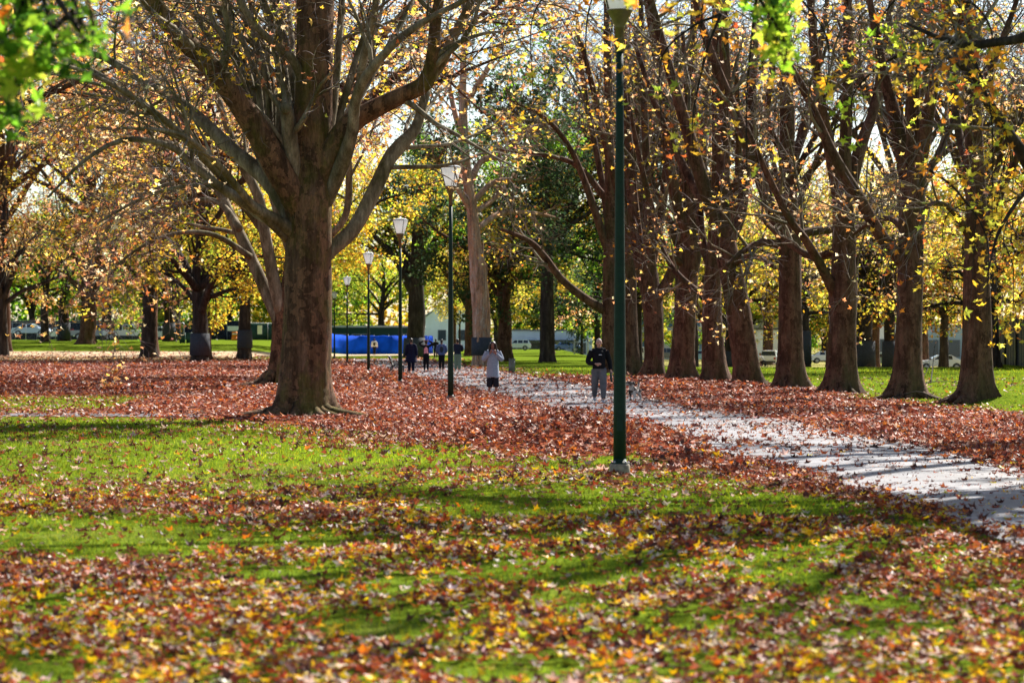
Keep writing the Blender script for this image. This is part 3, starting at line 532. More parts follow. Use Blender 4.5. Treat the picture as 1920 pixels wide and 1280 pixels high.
# ---- the row of planes along the right side of the path
ROW = [
 dict(b=(1828, 750), lab='rightmost plane tree of the row, straight trunk with a leaf heap at its foot', t=[(1828, 750, 27), (1829, 700, 27), (1832, 600, 26), (1832, 480, 24), (1830, 380, 20), (1827, 300, 19), (1824, 200, 16), (1815, 100, 13), (1810, 0, 11), (1806, -160, 5)],
      l=[([(1830, 460, 12), (1860, 400, 8), (1890, 330, 7), (1930, 260, 6), (1990, 200, 4)], -2), ([(1826, 330, 10), (1800, 260, 8), (1790, 150, 7), (1800, 20, 5)], 3), ([(1822, 450, 8), (1790, 400, 6), (1760, 380, 4), (1735, 390, 3)], -3), ([(1826, 200, 9), (1860, 120, 7), (1900, 20, 5), (1930, -80, 3)], 2), ([(1815, 100, 7), (1780, 20, 5), (1750, -60, 3)], -2)]),
 dict(b=(1701, 748), lab='plane tree second from the right in the row, fallen branch at its foot', t=[(1701, 748, 27), (1703, 690, 26), (1706, 560, 23), (1708, 450, 23), (1710, 380, 24), (1711, 330, 20), (1712, 250, 13), (1715, 120, 11), (1720, -20, 8), (1724, -150, 4)],
      l=[([(1706, 370, 16), (1688, 260, 14), (1662, 160, 11), (1640, 50, 8), (1620, -60, 5)], 1), ([(1716, 360, 16), (1732, 260, 14), (1748, 170, 11), (1770, 60, 9), (1785, -60, 5)], -1), ([(1700, 500, 13), (1652, 442, 12), (1612, 372, 11), (1562, 290, 10), (1522, 200, 8), (1480, 120, 6), (1440, 60, 4)], -1), ([(1720, 340, 9), (1760, 290, 7), (1800, 200, 6), (1850, 140, 4)], 3), ([(1704, 440, 8), (1670, 410, 6), (1630, 420, 4), (1600, 440, 3)], 4)]),
 dict(b=(1577, 738), lab='plane tree third from the right in the row, a burr halfway up its trunk', t=[(1577, 738, 27), (1578, 690, 26), (1580, 600, 24), (1581, 545, 27), (1582, 500, 23), (1583, 430, 22), (1581, 370, 20), (1584, 280, 12), (1590, 150, 10), (1590, 0, 8), (1590, -140, 4)],
      l=[([(1584, 410, 13), (1610, 285, 12), (1640, 200, 9), (1660, 80, 7), (1675, -20, 5)], 2), ([(1578, 400, 13), (1560, 300, 12), (1540, 200, 10), (1525, 80, 8), (1518, -40, 5)], -2), ([(1570, 560, 11), (1540, 500, 9), (1512, 452, 8), (1480, 410, 7), (1440, 330, 6), (1400, 240, 4)], -2), ([(1590, 450, 8), (1640, 410, 7), (1670, 400, 5), (1720, 350, 3)], 2), ([(1570, 470, 8), (1520, 480, 7), (1460, 440, 6), (1420, 400, 4)], 3)]),
 dict(b=(1481, 729), lab='plane tree fourth from the right in the row, straight leader above a wide fork', t=[(1481, 729, 25), (1481, 690, 24), (1481, 600, 23), (1482, 500, 22), (1480, 430, 22), (1477, 370, 18), (1475, 300, 14), (1475, 200, 13), (1471, 60, 11), (1466, -20, 9), (1464, -150, 4)],
      l=[([(1472, 450, 14), (1442, 380, 12), (1420, 320, 12), (1382, 222, 11), (1345, 130, 8), (1310, 30, 6), (1290, -70, 3)], -2), ([(1490, 440, 8), (1540, 432, 8), (1600, 428, 6), (1640, 420, 5), (1690, 380, 3)], 2), ([(1466, 460, 9), (1430, 455, 7), (1395, 470, 6), (1360, 500, 3)], -2), ([(1476, 330, 10), (1505, 250, 9), (1525, 160, 8), (1545, 40, 5), (1560, -60, 3)], 3), ([(1488, 470, 8), (1530, 480, 8), (1570, 478, 6)], 3), ([(1470, 410, 9), (1490, 330, 7), (1440, 230, 6), (1450, 100, 5), (1430, -30, 3)], -3)]),
 dict(b=(1404, 722), lab='plane tree in the row whose trunk leans and bends to the left', t=[(1404, 722, 24), (1400, 690, 24), (1390, 620, 23), (1376, 540, 22), (1364, 480, 22), (1356, 430, 20), (1354, 380, 15), (1356, 300, 13), (1360, 150, 10), (1355, 0, 8), (1352, -140, 4)],
      l=[([(1358, 460, 15), (1335, 400, 14), (1305, 300, 13), (1282, 220, 11), (1252, 120, 9), (1222, 10, 7), (1200, -80, 4)], -1.5), ([(1362, 460, 14), (1388, 400, 11), (1400, 300, 9), (1412, 150, 8), (1420, 0, 6), (1425, -100, 4)], 2), ([(1350, 420, 10), (1320, 380, 9), (1290, 330, 8), (1230, 200, 6), (1190, 80, 4)], 2), ([(1368, 500, 7), (1410, 480, 6), (1450, 500, 4)], -2)]),
 dict(b=(1340, 717), lab='plane tree in the row whose top is hidden behind the left leaning trunk', t=[(1340, 717, 23), (1338, 680, 22), (1335, 600, 19), (1337, 520, 17), (1340, 440, 13), (1345, 300, 10), (1342, 100, 8), (1340, -80, 4)],
      l=[([(1338, 520, 10), (1315, 440, 8), (1310, 330, 7), (1290, 200, 5), (1280, 60, 4)], 2), ([(1342, 480, 9), (1375, 400, 7), (1385, 280, 6), (1380, 120, 4)], -2), ([(1335, 560, 7), (1300, 540, 6), (1260, 500, 5), (1230, 440, 3)], 2)]),
 dict(b=(1277, 713), lab='plane tree in the row with a tall smooth curved trunk forking into a narrow V', t=[(1277, 713, 23), (1278, 670, 21), (1284, 600, 20), (1291, 520, 19), (1298, 465, 20), (1296, 420, 15), (1292, 330, 11), (1296, 200, 9), (1300, 60, 7), (1300, -90, 3)],
      l=[([(1296, 460, 12), (1270, 380, 11), (1254, 300, 10), (1248, 210, 9), (1230, 100, 8), (1210, -10, 5)], -1), ([(1298, 450, 10), (1316, 350, 8), (1320, 220, 7), (1335, 80, 5)], 2), ([(1288, 500, 7), (1250, 470, 6), (1225, 400, 6), (1200, 300, 5), (1180, 200, 3)], -2)]),
 dict(b=(1225, 708), lab='plane tree in the row forking low into a wide cup of three limbs', t=[(1225, 708, 21), (1226, 670, 19), (1225, 600, 19), (1222, 560, 20), (1218, 500, 13), (1216, 420, 10), (1212, 300, 8), (1205, 120, 6), (1200, -60, 3)],
      l=[([(1220, 570, 13), (1203, 500, 13), (1188, 400, 11), (1177, 260, 9), (1160, 90, 7), (1150, -40, 4)], 1), ([(1228, 565, 11), (1255, 520, 10), (1272, 480, 9), (1285, 420, 8), (1280, 330, 6), (1300, 200, 4)], -1), ([(1216, 520, 9), (1236, 420, 9), (1250, 320, 8), (1265, 180, 6), (1270, 40, 4)], 2)]),
 dict(b=(1183, 703), lab='plane tree in the row just right of the near lamp post', t=[(1183, 703, 18), (1182, 650, 16), (1180, 560, 15), (1180, 450, 13), (1178, 300, 11), (1170, 100, 8), (1165, -60, 4)],
      l=[([(1182, 520, 9), (1200, 420, 8), (1210, 300, 7), (1225, 150, 5)], 2), ([(1179, 420, 8), (1150, 330, 7), (1120, 200, 6), (1090, 80, 4)], -2), ([(1179, 350, 8), (1195, 220, 6), (1190, 60, 4)], -1)]),
 dict(b=(1144, 699), lab='far end plane tree of the row, one long bare limb reaching left over the lawn', t=[(1144, 699, 18), (1143, 650, 16), (1143, 580, 15), (1143, 500, 12), (1144, 350, 10), (1140, 150, 8), (1136, -40, 4)],
      l=[([(1138, 585, 9), (1092, 556, 8), (1052, 522, 7), (1022, 482, 6), (992, 452, 5), (940, 430, 3)], -3), ([(1142, 480, 8), (1110, 380, 7), (1070, 280, 5), (1020, 220, 4), (960, 190, 2)], -2), ([(1144, 440, 8), (1125, 320, 6), (1095, 160, 5), (1080, 20, 3)], 3), ([(1142, 380, 7), (1080, 310, 5), (1010, 290, 4), (930, 280, 2)], 2)]),
]
for i, r in enumerate(ROW):
    d = gd(*r['b']); b = on(r['b'][0], d); rgr = np.random.default_rng(200 + i)
    T = thing('plane_tree', r['lab'], 'tree', b, 'plane trees in a row along the right of the path')
    a = Acc(); W, R = trace(r['t'], d); hero_trunk(a, W, R, 24, 70, .42, .42, b[2], 30 + i, .045)
    for q in range(6):
        ax = rgr.uniform(0, 6.28); c, s = math.cos(ax), math.sin(ax); ln = rgr.uniform(.4, .9)
        tube(a, [b + [c * .25, s * .25, .4], b + [c * .55, s * .55, .1], b + [c * (.55 + ln), s * (.55 + ln), -.06]], [.2, .13, .03], 7, 7)
    a.obj('trunk', M['row_bark'], T); LL = []
    for pts, dd in r['l']:
        W2, R2 = trace(pts, d, dd); LL.append((W2, R2)); p, q = setm(W2, R2, 20); o = Acc(); tubes(o, p[None], q[None], 12, .05); o.obj('limb', M['row_bark'], T)
    k = len(W) * 4 // 7; LL.append((W[k:], R[k:]))
    crown(T, LL, rgr, lv=(7, 6, 5), t0=.42, L=(3.6, 1.9, .9), nleaf=850 if i < 4 else 650, pal='rust', lsz=(.15, .24), up=(.16, .05, -.12), tmin=.011,
          pals=[('orange', .3, 9), ('rust' if i < 3 else 'gold', .35, 4)], mats=('limb_bark', 'twig'))

# ---- centre: gum tree with shedding bark
dg = gd(903, 686); bg_ = on(903, dg)
TG = thing('gum_tree', 'tall gum tree with peeling bark and a grey foot guard, left of the woman', 'tree', bg_)
a = Acc(); W, R = trace([(903, 686, 17), (903, 640, 17), (901, 560, 16), (896, 500, 15), (890, 460, 13), (886, 400, 11), (876, 330, 10), (870, 260, 8), (868, 150, 7), (874, 20, 5), (880, -120, 3)], dg); hero_trunk(a, W, R, 20, 60, .2, .4, bg_[2], 77, .07)
a.obj('trunk', M['gum_bark'], TG)
a = Acc(); lathe(a, [(.66, .7), (.68, 1.2), (.67, 1.9)], tuple(bg_ + [-.0, 0, 0]), 20); a.obj('trunk_guard', M['wrap'], TG)
rgg = np.random.default_rng(301); a = Acc()
for q in range(34):      # hanging strips of bark
    z0 = rgg.uniform(1.8, 7); th = rgg.uniform(3.3, 6.1); rr = .52 - .01 * z0; x0, y0 = W[0][0] + rr * math.cos(th), W[0][1] + rr * math.sin(th); ln = rgg.uniform(.8, 2.2)
    x0 += np.interp(z0, W[:, 2], W[:, 0]) - W[0][0]
    tube(a, [[x0, y0, z0 + ln], [x0 + rgg.normal(0, .06), y0 - .05, z0 + ln * .5], [x0 + rgg.normal(0, .12), y0 - .1, z0]], [.06, .07, .02], 4, 6)
a.obj('bark_strips', M['gum_bark'], TG)
LG = []
for pts, dd in [([(880, 350, 7), (900, 305, 6), (930, 292, 6), (965, 268, 6), (1000, 240, 5), (1060, 225, 3)], 2), ([(872, 280, 6), (850, 200, 5), (830, 100, 4), (800, 20, 3)], 3), ([(870, 200, 6), (920, 120, 5), (960, 40, 4), (980, -40, 3)], -2), ([(886, 400, 6), (850, 340, 5), (820, 300, 4), (800, 290, 3)], -3), ([(886, 380, 6), (930, 340, 5), (990, 340, 4), (1040, 330, 3)], 4), ([(892, 430, 6), (940, 400, 5), (1000, 400, 4), (1050, 410, 2)], 5), ([(888,400,5),(930,370,4),(960,330,4),(1010,300,3)],6)]:
    W2, R2 = trace(pts, dg, dd); LG.append((W2, R2)); p, q = setm(W2, R2, 16); o = Acc(); tubes(o, p[None], q[None], 10, .05); o.obj('limb', M['gum_bark'], TG)
crown(TG, LG, rgg, lv=(8, 6, 5), L=(4.5, 2.2, 1.), nleaf=11000, pal='dgreen', lsz=(.22, .4), k=4, up=(.08, .0, -.35), tmin=.012, mats=('gum_bark', 'twig_dark'), pals=[('green', .25, 2)], leafj=.3)

# ---- generic trees
def canopy_tree(name, label, group, b, H, tr_, fork, spread, nl, pal, seed, nleaf=3000, lsz=(.25, .4), k=4, bk='dark_bark', pals=None, lv=(6, 5, 4), wrap=None, lean=0., droop=.0, twig='twig_dark', up=.35, trunkonly_z=None, leafj=.25, cat='tree', low=0.):
    rg = np.random.default_rng(seed); b = np.asarray(b, float)
    T = thing(name, label, cat, b, group)
    a = Acc(); W = np.array([b, b + [lean * .3, 0, fork * .5], b + [lean * .6, 0, fork], b + [lean + rg.normal(0, .3), rg.normal(0, .5), fork + (H - fork) * .45], b + [lean * 1.3 + rg.normal(0, .8), rg.normal(0, .8), H * .93]])
    R = np.array([tr_, tr_ * .93, tr_ * .85, tr_ * .4, tr_ * .1]); hero_trunk(a, W, R, 16, 36, tr_ * .45, .45, b[2], seed, .06)
    LL = [(W[2:], R[2:])]
    for i in range(nl):
        az = i / nl * 2 * math.pi + rg.normal(0, .3); z0 = fork * rg.uniform(.82, 1.05) + (H - fork) * rg.random() * .3; sp = spread * rg.uniform(.7, 1.1) ; top = z0 + (H - z0) * rg.uniform(.3 - low, .85)
        x0 = np.interp(z0, W[:, 2] - b[2], W[:, 0]); y0 = np.interp(z0, W[:, 2] - b[2], W[:, 1]); c, s = math.cos(az), math.sin(az)
        w_ = np.array([[x0, y0, b[2] + z0], [x0 + c * sp * .3, y0 + s * sp * .3, b[2] + z0 + (top - z0) * .42], [x0 + c * sp * .62 + rg.normal(0, .3), y0 + s * sp * .62, b[2] + z0 + (top - z0) * .72], [x0 + c * sp, y0 + s * sp, b[2] + top - droop * sp]])
        r_ = np.array([tr_ * .48, tr_ * .33, tr_ * .22, tr_ * .07]) * rg.uniform(.75, 1.1); LL.append((w_, r_))
        p, q = setm(w_, r_, 12); tubes(a, p[None], q[None], 8, .05)
    a.obj('trunk', M[bk], T)
    if wrap:
        aw = Acc(); lathe(aw, [(tr_ * 1.12 + .05, wrap[0]), (tr_ * 1.02 + .05, wrap[1])], tuple(b), 16); aw.obj('trunk_guard', M['wrap'], T)
    crown(T, LL, rg, mats=(bk, twig), lv=lv, L=(spread * .62, spread * .3, spread * .13), nleaf=nleaf, pal=pal, lsz=lsz, k=k, up=(up * .3, 0, -.25), tmin=.016, pals=pals, leafj=leafj, sides=(5, 3, 3))
    return T
def copy_tree(T, loc, rz, sc, label, group=None):
    r = T.copy(); COL.objects.link(r); r.location = [float(v) for v in loc]; r.rotation_euler = (0, 0, rz); r.scale = (sc[0], sc[0], sc[1]); r['label'] = label
    if group: r['group'] = group
    for ch in list(T.children):
        c = ch.copy(); COL.objects.link(c); c.parent = r
    return r

# left lawn trees with dark trunks
canopy_tree('oak_tree', 'low forking oak with black limbs and a grey foot guard on the left lawn', None, G(375, 680), 13, .66, 3.3, 6.5, 9, 'olive', 401, 5200, (.22, .38), pals=[('gold', .45, 2), ('orange', .12, 6)], wrap=(.55, 2.2), low=.35, droop=.15)
canopy_tree('park_tree', 'straight dark trunk tree left of the oak with the guard, bare to head height', None, G(279, 671), 17, .62, 5.5, 6.5, 8, 'rust', 402, 3600, (.24, .4), pals=[('gold', .4, 3)], bk='dark_bark', up=.6)
canopy_tree('park_tree', 'dark tree with a guarded trunk between the oak and the biggest plane tree', None, G(459, 673), 14, .55, 4.2, 6, 8, 'olive', 403, 4000, (.22, .4), pals=[('gold', .4, 4)], wrap=(.9, 2.4), low=.3, droop=.1)
canopy_tree('park_tree', 'tree at the left edge of the photo with pinkish brown leaves', None, G(2, 667), 16, .6, 4.5, 7, 8, 'rust', 404, 4200, (.24, .4), pals=[('gold', .3, 3)], low=.1, up=.6)
canopy_tree('park_tree', 'thick grey trunked leaning tree in front of the chain fence on the left', None, G(160, 645), 15, .8, 4., 8, 9, 'rust', 405, 4200, (.26, .42), pals=[('olive', .4, 3)], low=.1, up=.6, bk='row_bark', lean=1.)
canopy_tree('park_tree', 'slim dark tree by the chain fence near the left edge', None, on(84, 246), 13, .42, 4.2, 6, 7, 'green', 406, 3600, (.26, .42), pals=[('gold', .4, 3)], low=.3)
canopy_tree('park_tree', 'tree with a grey guarded trunk in front of the left chain fence', None, on(120, 252), 12, .6, 4., 6, 7, 'olive', 407, 3000, (.26, .42), pals=[('green', .4, 3)], wrap=(.2, 1.9), low=.3)
canopy_tree('park_tree', 'guarded tree between the pickup and the oak, beside the green bins', None, on(317, 250), 13, .6, 3.4, 6.5, 8, 'olive', 408, 4000, (.26, .42), pals=[('green', .4, 3)], wrap=(.1, 1.9), low=.4)
# centre trees
canopy_tree('golden_tree', 'golden drooping tree showing right of the biggest trunk', None, on(598, 205), 21, .5, 5.5, 8.5, 11, 'gold', 411, 13000, (.26, .42), pals=[('orange', .2, 3), ('olive', .3, 8)], low=.5, droop=.1)
canopy_tree('plane_tree', 'thick black forked plane tree behind the walkers, foot wrapped in a grey guard', None, on(777, 232), 20, .95, 4.6, 9, 8, 'gold', 412, 6500, (.26, .42), pals=[('olive', .45, 3)], wrap=(.1, 1.9), lean=.4)
canopy_tree('lime_tree', 'fresh green tree behind the blue hoarding', None, on(715, 330), 17, .5, 5, 8, 9, 'lime', 413, 6500, (.3, .5), pals=[('green', .4, 3)], low=.4)
canopy_tree('park_tree', 'brown rough barked tree right of the gum, forking near head height, litter at its foot', None, G(946, 677), 15, .62, 4.2, 6.5, 8, 'gold', 414, 3800, (.2, .36), pals=[('rust', .4, 3)], bk='row_bark', low=.1)
canopy_tree('park_tree', 'reddish trunked tree just left of the gum, far side of the path', None, on(884, 252), 15, .75, 5, 6.5, 8, 'yellow', 415, 4200, (.24, .4), pals=[('olive', .4, 3)], bk='row_bark', low=.1)
canopy_tree('park_tree', 'dark straight double trunk tree on the lawn between the woman and the man', None, G(1026, 679), 19, .56, 7.5, 6.5, 8, 'gold', 416, 4800, (.2, .36), pals=[('rust', .3, 3), ('olive', .2, 6)], low=.1)
canopy_tree('young_tree', 'slender young yellow tree behind the man in the green trousers', None, on(862, 330), 9, .14, 3.4, 3, 6, 'yellow', 417, 2200, (.22, .36), low=.2)
yt = canopy_tree('young_tree', 'young lime green tree between two pale guard stakes on the far lawn', None, on(1091, 290), 9.5, .16, 3., 4., 8, 'lime', 418, 3400, (.24, .4), low=.35, droop=.2)
a = Acc()
for q in (-.9, .7): box(a, on(1091, 290) + [q, -.6, .9], (.22, .1, 2.0))
a.obj('stake', mat('pale_stake', (.5, .5, .46), .8), yt)
# guarded / dark trunks seen behind the row
for i, (px, d, r_, H, pal, lb, wr, sd_) in enumerate([
    (1508, 168, .42, 15, 'gold', 'dark tree with a grey guard just behind the fourth row trunk', (.3, 2.6), 421),
    (1617, 176, .85, 16, 'yellow', 'wide low forking tree with a grey guard, seen between the second and third row trunks', (.1, 2.1), 422),
    (1668, 180, .5, 14, 'rust', 'dark trunked tree with a dark guard close left of the second row trunk', (.1, 2.2), 423),
    (1301, 200, .42, 15, 'olive', 'slim dark tree glimpsed between row trunks, left of the left leaning plane', None, 424),
    (1372, 210, .6, 14, 'gold', 'dark tree glimpsed behind the left leaning plane trunk', (.1, 2.), 425),
    (1860, 150, .5, 14, 'orange', 'orange and yellow leaved tree by the dark steel fence at the right edge', None, 426),
    (1770, 190, .4, 13, 'gold', 'bushy yellow tree hanging over the parked white sedan', None, 427),
    (1195, 205, .45, 15, 'green', 'dark green tree behind the row just right of the near lamp post', None, 428)]):
    canopy_tree('park_tree', lb, 'trees on the lawn behind the row of planes', on(px, d), H, r_, 3.6, 6.2, 8, pal, sd_, 3800, (.2, .36), pals=[('rust', .3, 3), ('olive', .25, 5)], wrap=wr, low=.35, droop=.12, bk='dark_bark')
# broad backdrop trees: prototypes copied across the far side
protos = [
 canopy_tree('plane_tree', 'twiggy pinkish brown plane tree outside the left edge, middle distance', 'tall trees beyond the lawns', on(-230, 100), 24, .6, 7, 11, 12, 'rust', 501, 9000, (.24, .38), k=4, bk='row_bark', twig='twig', lv=(8, 6, 5), pals=[('gold', .35, 2)], low=.0),
 canopy_tree('plane_tree', 'tall golden plane tree far beyond the row', 'tall trees beyond the lawns', on(1560, 236), 23, .6, 5, 9, 10, 'gold', 502, 14000, (.28, .46), k=4, bk='row_bark', twig='twig', lv=(7, 6, 4), pals=[('rust', .2, 2), ('lime', .35, 7)], low=.45),
 canopy_tree('evergreen_tree', 'dark green evergreen tree behind the second lamp', 'tall trees beyond the lawns', on(788, 240), 24, .4, 10., 4.3, 14, 'green', 503, 15000, (.26, .46), k=4, lv=(6, 5, 4), pals=[('dgreen', .4, 2)], low=.2),
 canopy_tree('evergreen_tree', 'broad dark evergreen crown behind the gum tree', 'tall trees beyond the lawns', on(1026, 195), 25, .5, 7.5, 10, 18, 'dgreen', 504, 34000, (.3, .52), k=4, lv=(7, 5, 4), pals=[('green', .25, 2)], low=.5),
 canopy_tree('park_tree', 'bushy olive tree beyond the far road', 'tall trees beyond the lawns', on(300, 320), 16, .4, 3, 8, 10, 'olive', 505, 13000, (.4, .65), k=4, lv=(6, 5, 4), pals=[('green', .4, 2)], low=.5),
 canopy_tree('plane_tree', 'half bare mauve twigged plane crown behind the tall curved row trunk', 'tall trees beyond the lawns', on(1277, 170), 25, .5, 8, 9, 12, 'rust', 506, 1700, (.22, .36), k=4, bk='row_bark', twig='twig', lv=(9, 7, 5), pals=[('orange', .3, 2)], low=.1, up=.9),
]
rgc = np.random.default_rng(77)
spec = [  # proto, px, d, scale xy, z, label
 (0, -260, 72, .8, 1.15, 'twiggy plane tree just outside the left edge reaching in over the lawn'), (0, 572, 112, 1.2, 1.0, 'wide plane crown whose trunk is hidden by the biggest trunk'),
 (0, 282, 205, 1.15, 1.25, 'tall twiggy crown rising behind the straight dark trunk'), (0, 380, 190, 1.1, 1.2, 'tall twiggy crown rising behind the guarded oak'), (0, 5, 215, 1.2, 1.4, 'tall twiggy crown at the upper left corner'),
 
 (5, 1183, 190, 1., 1.2, 'tall twiggy crown just right of the near lamp'), (5, 1481, 150, 1., 1., 'twiggy crown behind the fourth row trunk from the right'), (5, 1701, 135, .95, 1., 'twiggy crown behind the second row trunk from the right'), (5, 1830, 140, .95, 1., 'twiggy crown behind the rightmost row trunk'), (1, 1483, 215, 1., .75, 'golden crown behind the fourth row trunk from the right'), (1, 1640, 255, 1., .8, 'golden crown between the second and third row trunks'), (1, 1030, 300, 1., 1., 'golden crown far behind the dark double trunk'), (1, 903, 260, .8, .6, 'low golden crown behind the gum tree'), (1, 1330, 250, 1., .8, 'golden tree seen through the fork of the leaning plane'),
 (1, 1730, 225, 1., .8, 'golden tree behind the second row trunk'), (1, 1850, 215, 1., .85, 'golden tree behind the rightmost row trunk'), (1, 1960, 165, 1., 1.0, 'golden tree at the right edge above the steel fence'),
 (1, 1440, 290, 1.1, 1., 'golden tree above the white box building'), (4, 60, 335, 1.2, 1.1, 'olive tree behind the fence at the far left'), (4, 170, 345, 1., 1., 'olive tree above the white pickup'),
 (4, 430, 330, 1.1, 1., 'olive tree above the orange barrier'), (4, 540, 345, 1.1, 1.15, 'olive tree behind the biggest trunk'), (4, 620, 345, 1., 1.1, 'olive tree above the left end of the blue hoarding'),
 (4, 930, 430, 1.2, 1.3, 'olive tree over the far street in the centre'), (4, 1060, 425, 1.2, 1.2, 'olive tree over the far street left of the man'), (1, 850, 330, .8, .95, 'yellow tree in front of the white gabled hall'),
 (4, 1180, 330, 1., 1.1, 'dark olive tree behind the near lamp post'), (4, 1390, 345, 1., .8, 'olive bush left of the white box building'), (4, 1545, 340, 1., .9, 'olive tree right of the white box building'), (4, 1690, 345, 1.1, 1., 'olive tree over the parked green car'), (3, 1120, 260, .7, .5, 'small dark evergreen behind the young lime tree'),
 (2, 330, 275, 1.3, .8, 'green bush behind the fence left of the oak'), (2, 200, 285, 1.5, .75, 'bright green bush above the pickup bed'), (1, 520, 240, 1., 1.0, 'golden tree seen left of the biggest trunk'), (0, 163, 245, 1.1, 1.3, 'tall pinkish crown behind the leaning grey trunk'), (5, 1340, 180, .9, 1.1, 'twiggy crown hidden behind the row tree with the concealed top')]
for i, (p, px, d, s1, s2, lb) in enumerate(spec):
    copy_tree(protos[p], on(px, d), rgc.uniform(0, 6.28), (s1, s2), lb, 'tall trees beyond the lawns')

# ---- trees just outside the frame whose branches hang into it
def near_tree(label, b, H, limbs, seed, pal, nleaf, lv, pals, hang, rad=8.5, zlo=8., nb=13, nlo=260, Llo=1.6):
    rg = np.random.default_rng(seed); b = np.asarray(b, float); T = thing('plane_tree', label, 'tree', b)
    a = Acc(); W = np.array([b, b + [0, 0, 3.], b + [0, 0, 6.], b + [.3, .3, H * .65], b + [0, 0, H]]); R = np.array([.55, .48, .42, .25, .05]); hero_trunk(a, W, R, 20, 40, .4, .4, b[2], seed); a.obj('trunk', M['plane_bark'], T); LL = []
    for w_, r_ in limbs:
        w_ = np.array(w_, float); r_ = np.array(r_, float); LL.append((w_, r_)); p, q = setm(w_, r_, 18); o = Acc(); tubes(o, p[None], q[None], 10, .05); o.obj('limb', M['dark_bark'], T)
    for i in range(nb):  # unseen high limbs, spread wide and thickly leaved to shade the lawn
        az = i * 2.4 + rg.normal(0, .2); z0 = 5 + i * .35; c, s = math.cos(az), math.sin(az); zt = zlo + 1.2 + (H - zlo) * .75 * i / nb; w_ = np.array([b + [0, 0, z0], b + [c * 2, s * 2, max(z0 + 2, zlo)], b + [c * rad * .6, s * rad * .6, zt], b + [c * rad, s * rad, zt + .8]]); LL.append((w_, np.array([.2, .15, .1, .03]))); p, q = setm(w_, [.2, .15, .1, .03], 12); o = Acc(); tubes(o, p[None], q[None], 9, .05); o.obj('limb', M['plane_bark'], T)
    k_ = len(limbs); PB = crown(T, LL[:k_], rg, lv=(5, 4, 4), L=(Llo, Llo * .55, Llo * .3), t0=.45, nleaf=nlo, pal=pal, lsz=(.12, .18), up=(.1, .05, -.1), pals=pals)
    P2 = crown(T, LL[k_:], rg, lv=lv, L=(2.9, 1.4, .7), nleaf=nleaf, pal=pal, lsz=(.16, .24), up=(.35, .2, .1), pals=pals); P2 = np.concatenate([P2, PB])
    P2 = P2.reshape(-1, 3)
    o = Acc(); tw = Acc()
    for (c, n, s_, pl) in hang:                # pendulous leafy twigs, c = pixel and distance
        c0 = P(*c); m = max(4, n // 9); st = c0 + rg.normal(0, 1, (m, 3)) * np.array(s_); s0 = np.array(s_); ct = c0 + [0, 0, s0[2] * 1.2]; up_ = P2[P2[:, 2] > ct[2] + .4]; nb_ = up_[np.argmin(((up_ - ct) ** 2).sum(1))]; L0 = np.linalg.norm(nb_ - ct)
        stem = resample(np.array([nb_, (nb_ + ct) / 2 + [0, 0, .12 * L0], ct, c0 - [0, 0, s0[2]]]), 24); tubes(tw, stem[None], np.linspace(.02, .005, 24)[None], 5, .05, cap=False); top = stem[rg.integers(12, 24, m)]
        PP = np.stack([top, (top + st) / 2 + rg.normal(0, .04, (m, 3)) + [0, 0, .05], st], 1); PP = np.stack([resample(q, 5) for q in PP]); tubes(tw, PP, np.tile([.007, .006, .005, .004, .003], (m, 1)), 3, cap=False)
        pts = along(PP, n, rg, .07, 0.); leaves(o, pts, rg.uniform(.10, .17, n), pcol(pl, n, rg), 5, 1.1, .3, rg)
    if o.n: o.obj('hanging_leaves', M['leaf_c'], T, smooth=False); tw.obj('drooping_branch', M['twig_dark'], T)
bl = np.array([-6.4, 24.5, 0.])
near_tree('plane tree outside the left edge, blurred green leaves hanging in at the upper left corner', bl, 14,
  [([bl + [0, 0, 5.2], bl + [1.4, -3, 6.0], P(-60, -160, 15.), P(60, -60, 13.5), P(150, 60, 13.)], [.14, .1, .06, .03, .01]),
   ([bl + [0, 0, 7], bl + [3, 1, 11], bl + [7, 3, 13], bl + [11, 4, 14]], [.16, .12, .07, .03])], 601, 'gold', 9000, (9, 6, 5), [('green', .3, 2)],
  [((40, 25, 13.4), 120, (.25, .25, .14), 'green'), ((95, 75, 13.2), 46, (.14, .2, .05), 'green'), ((30, 130, 13.3), 60, (.12, .2, .07), 'lime'), ((150, 52, 13.1), 14, (.05, .1, .04), 'green'), ((35, 190, 13.4), 34, (.06, .1, .07), 'green'), ((10, 80, 13.6), 30, (.08, .1, .1), 'orange')], nlo=30, Llo=.6, zlo=9.5)
br = np.array([9.6, 33., 0.])
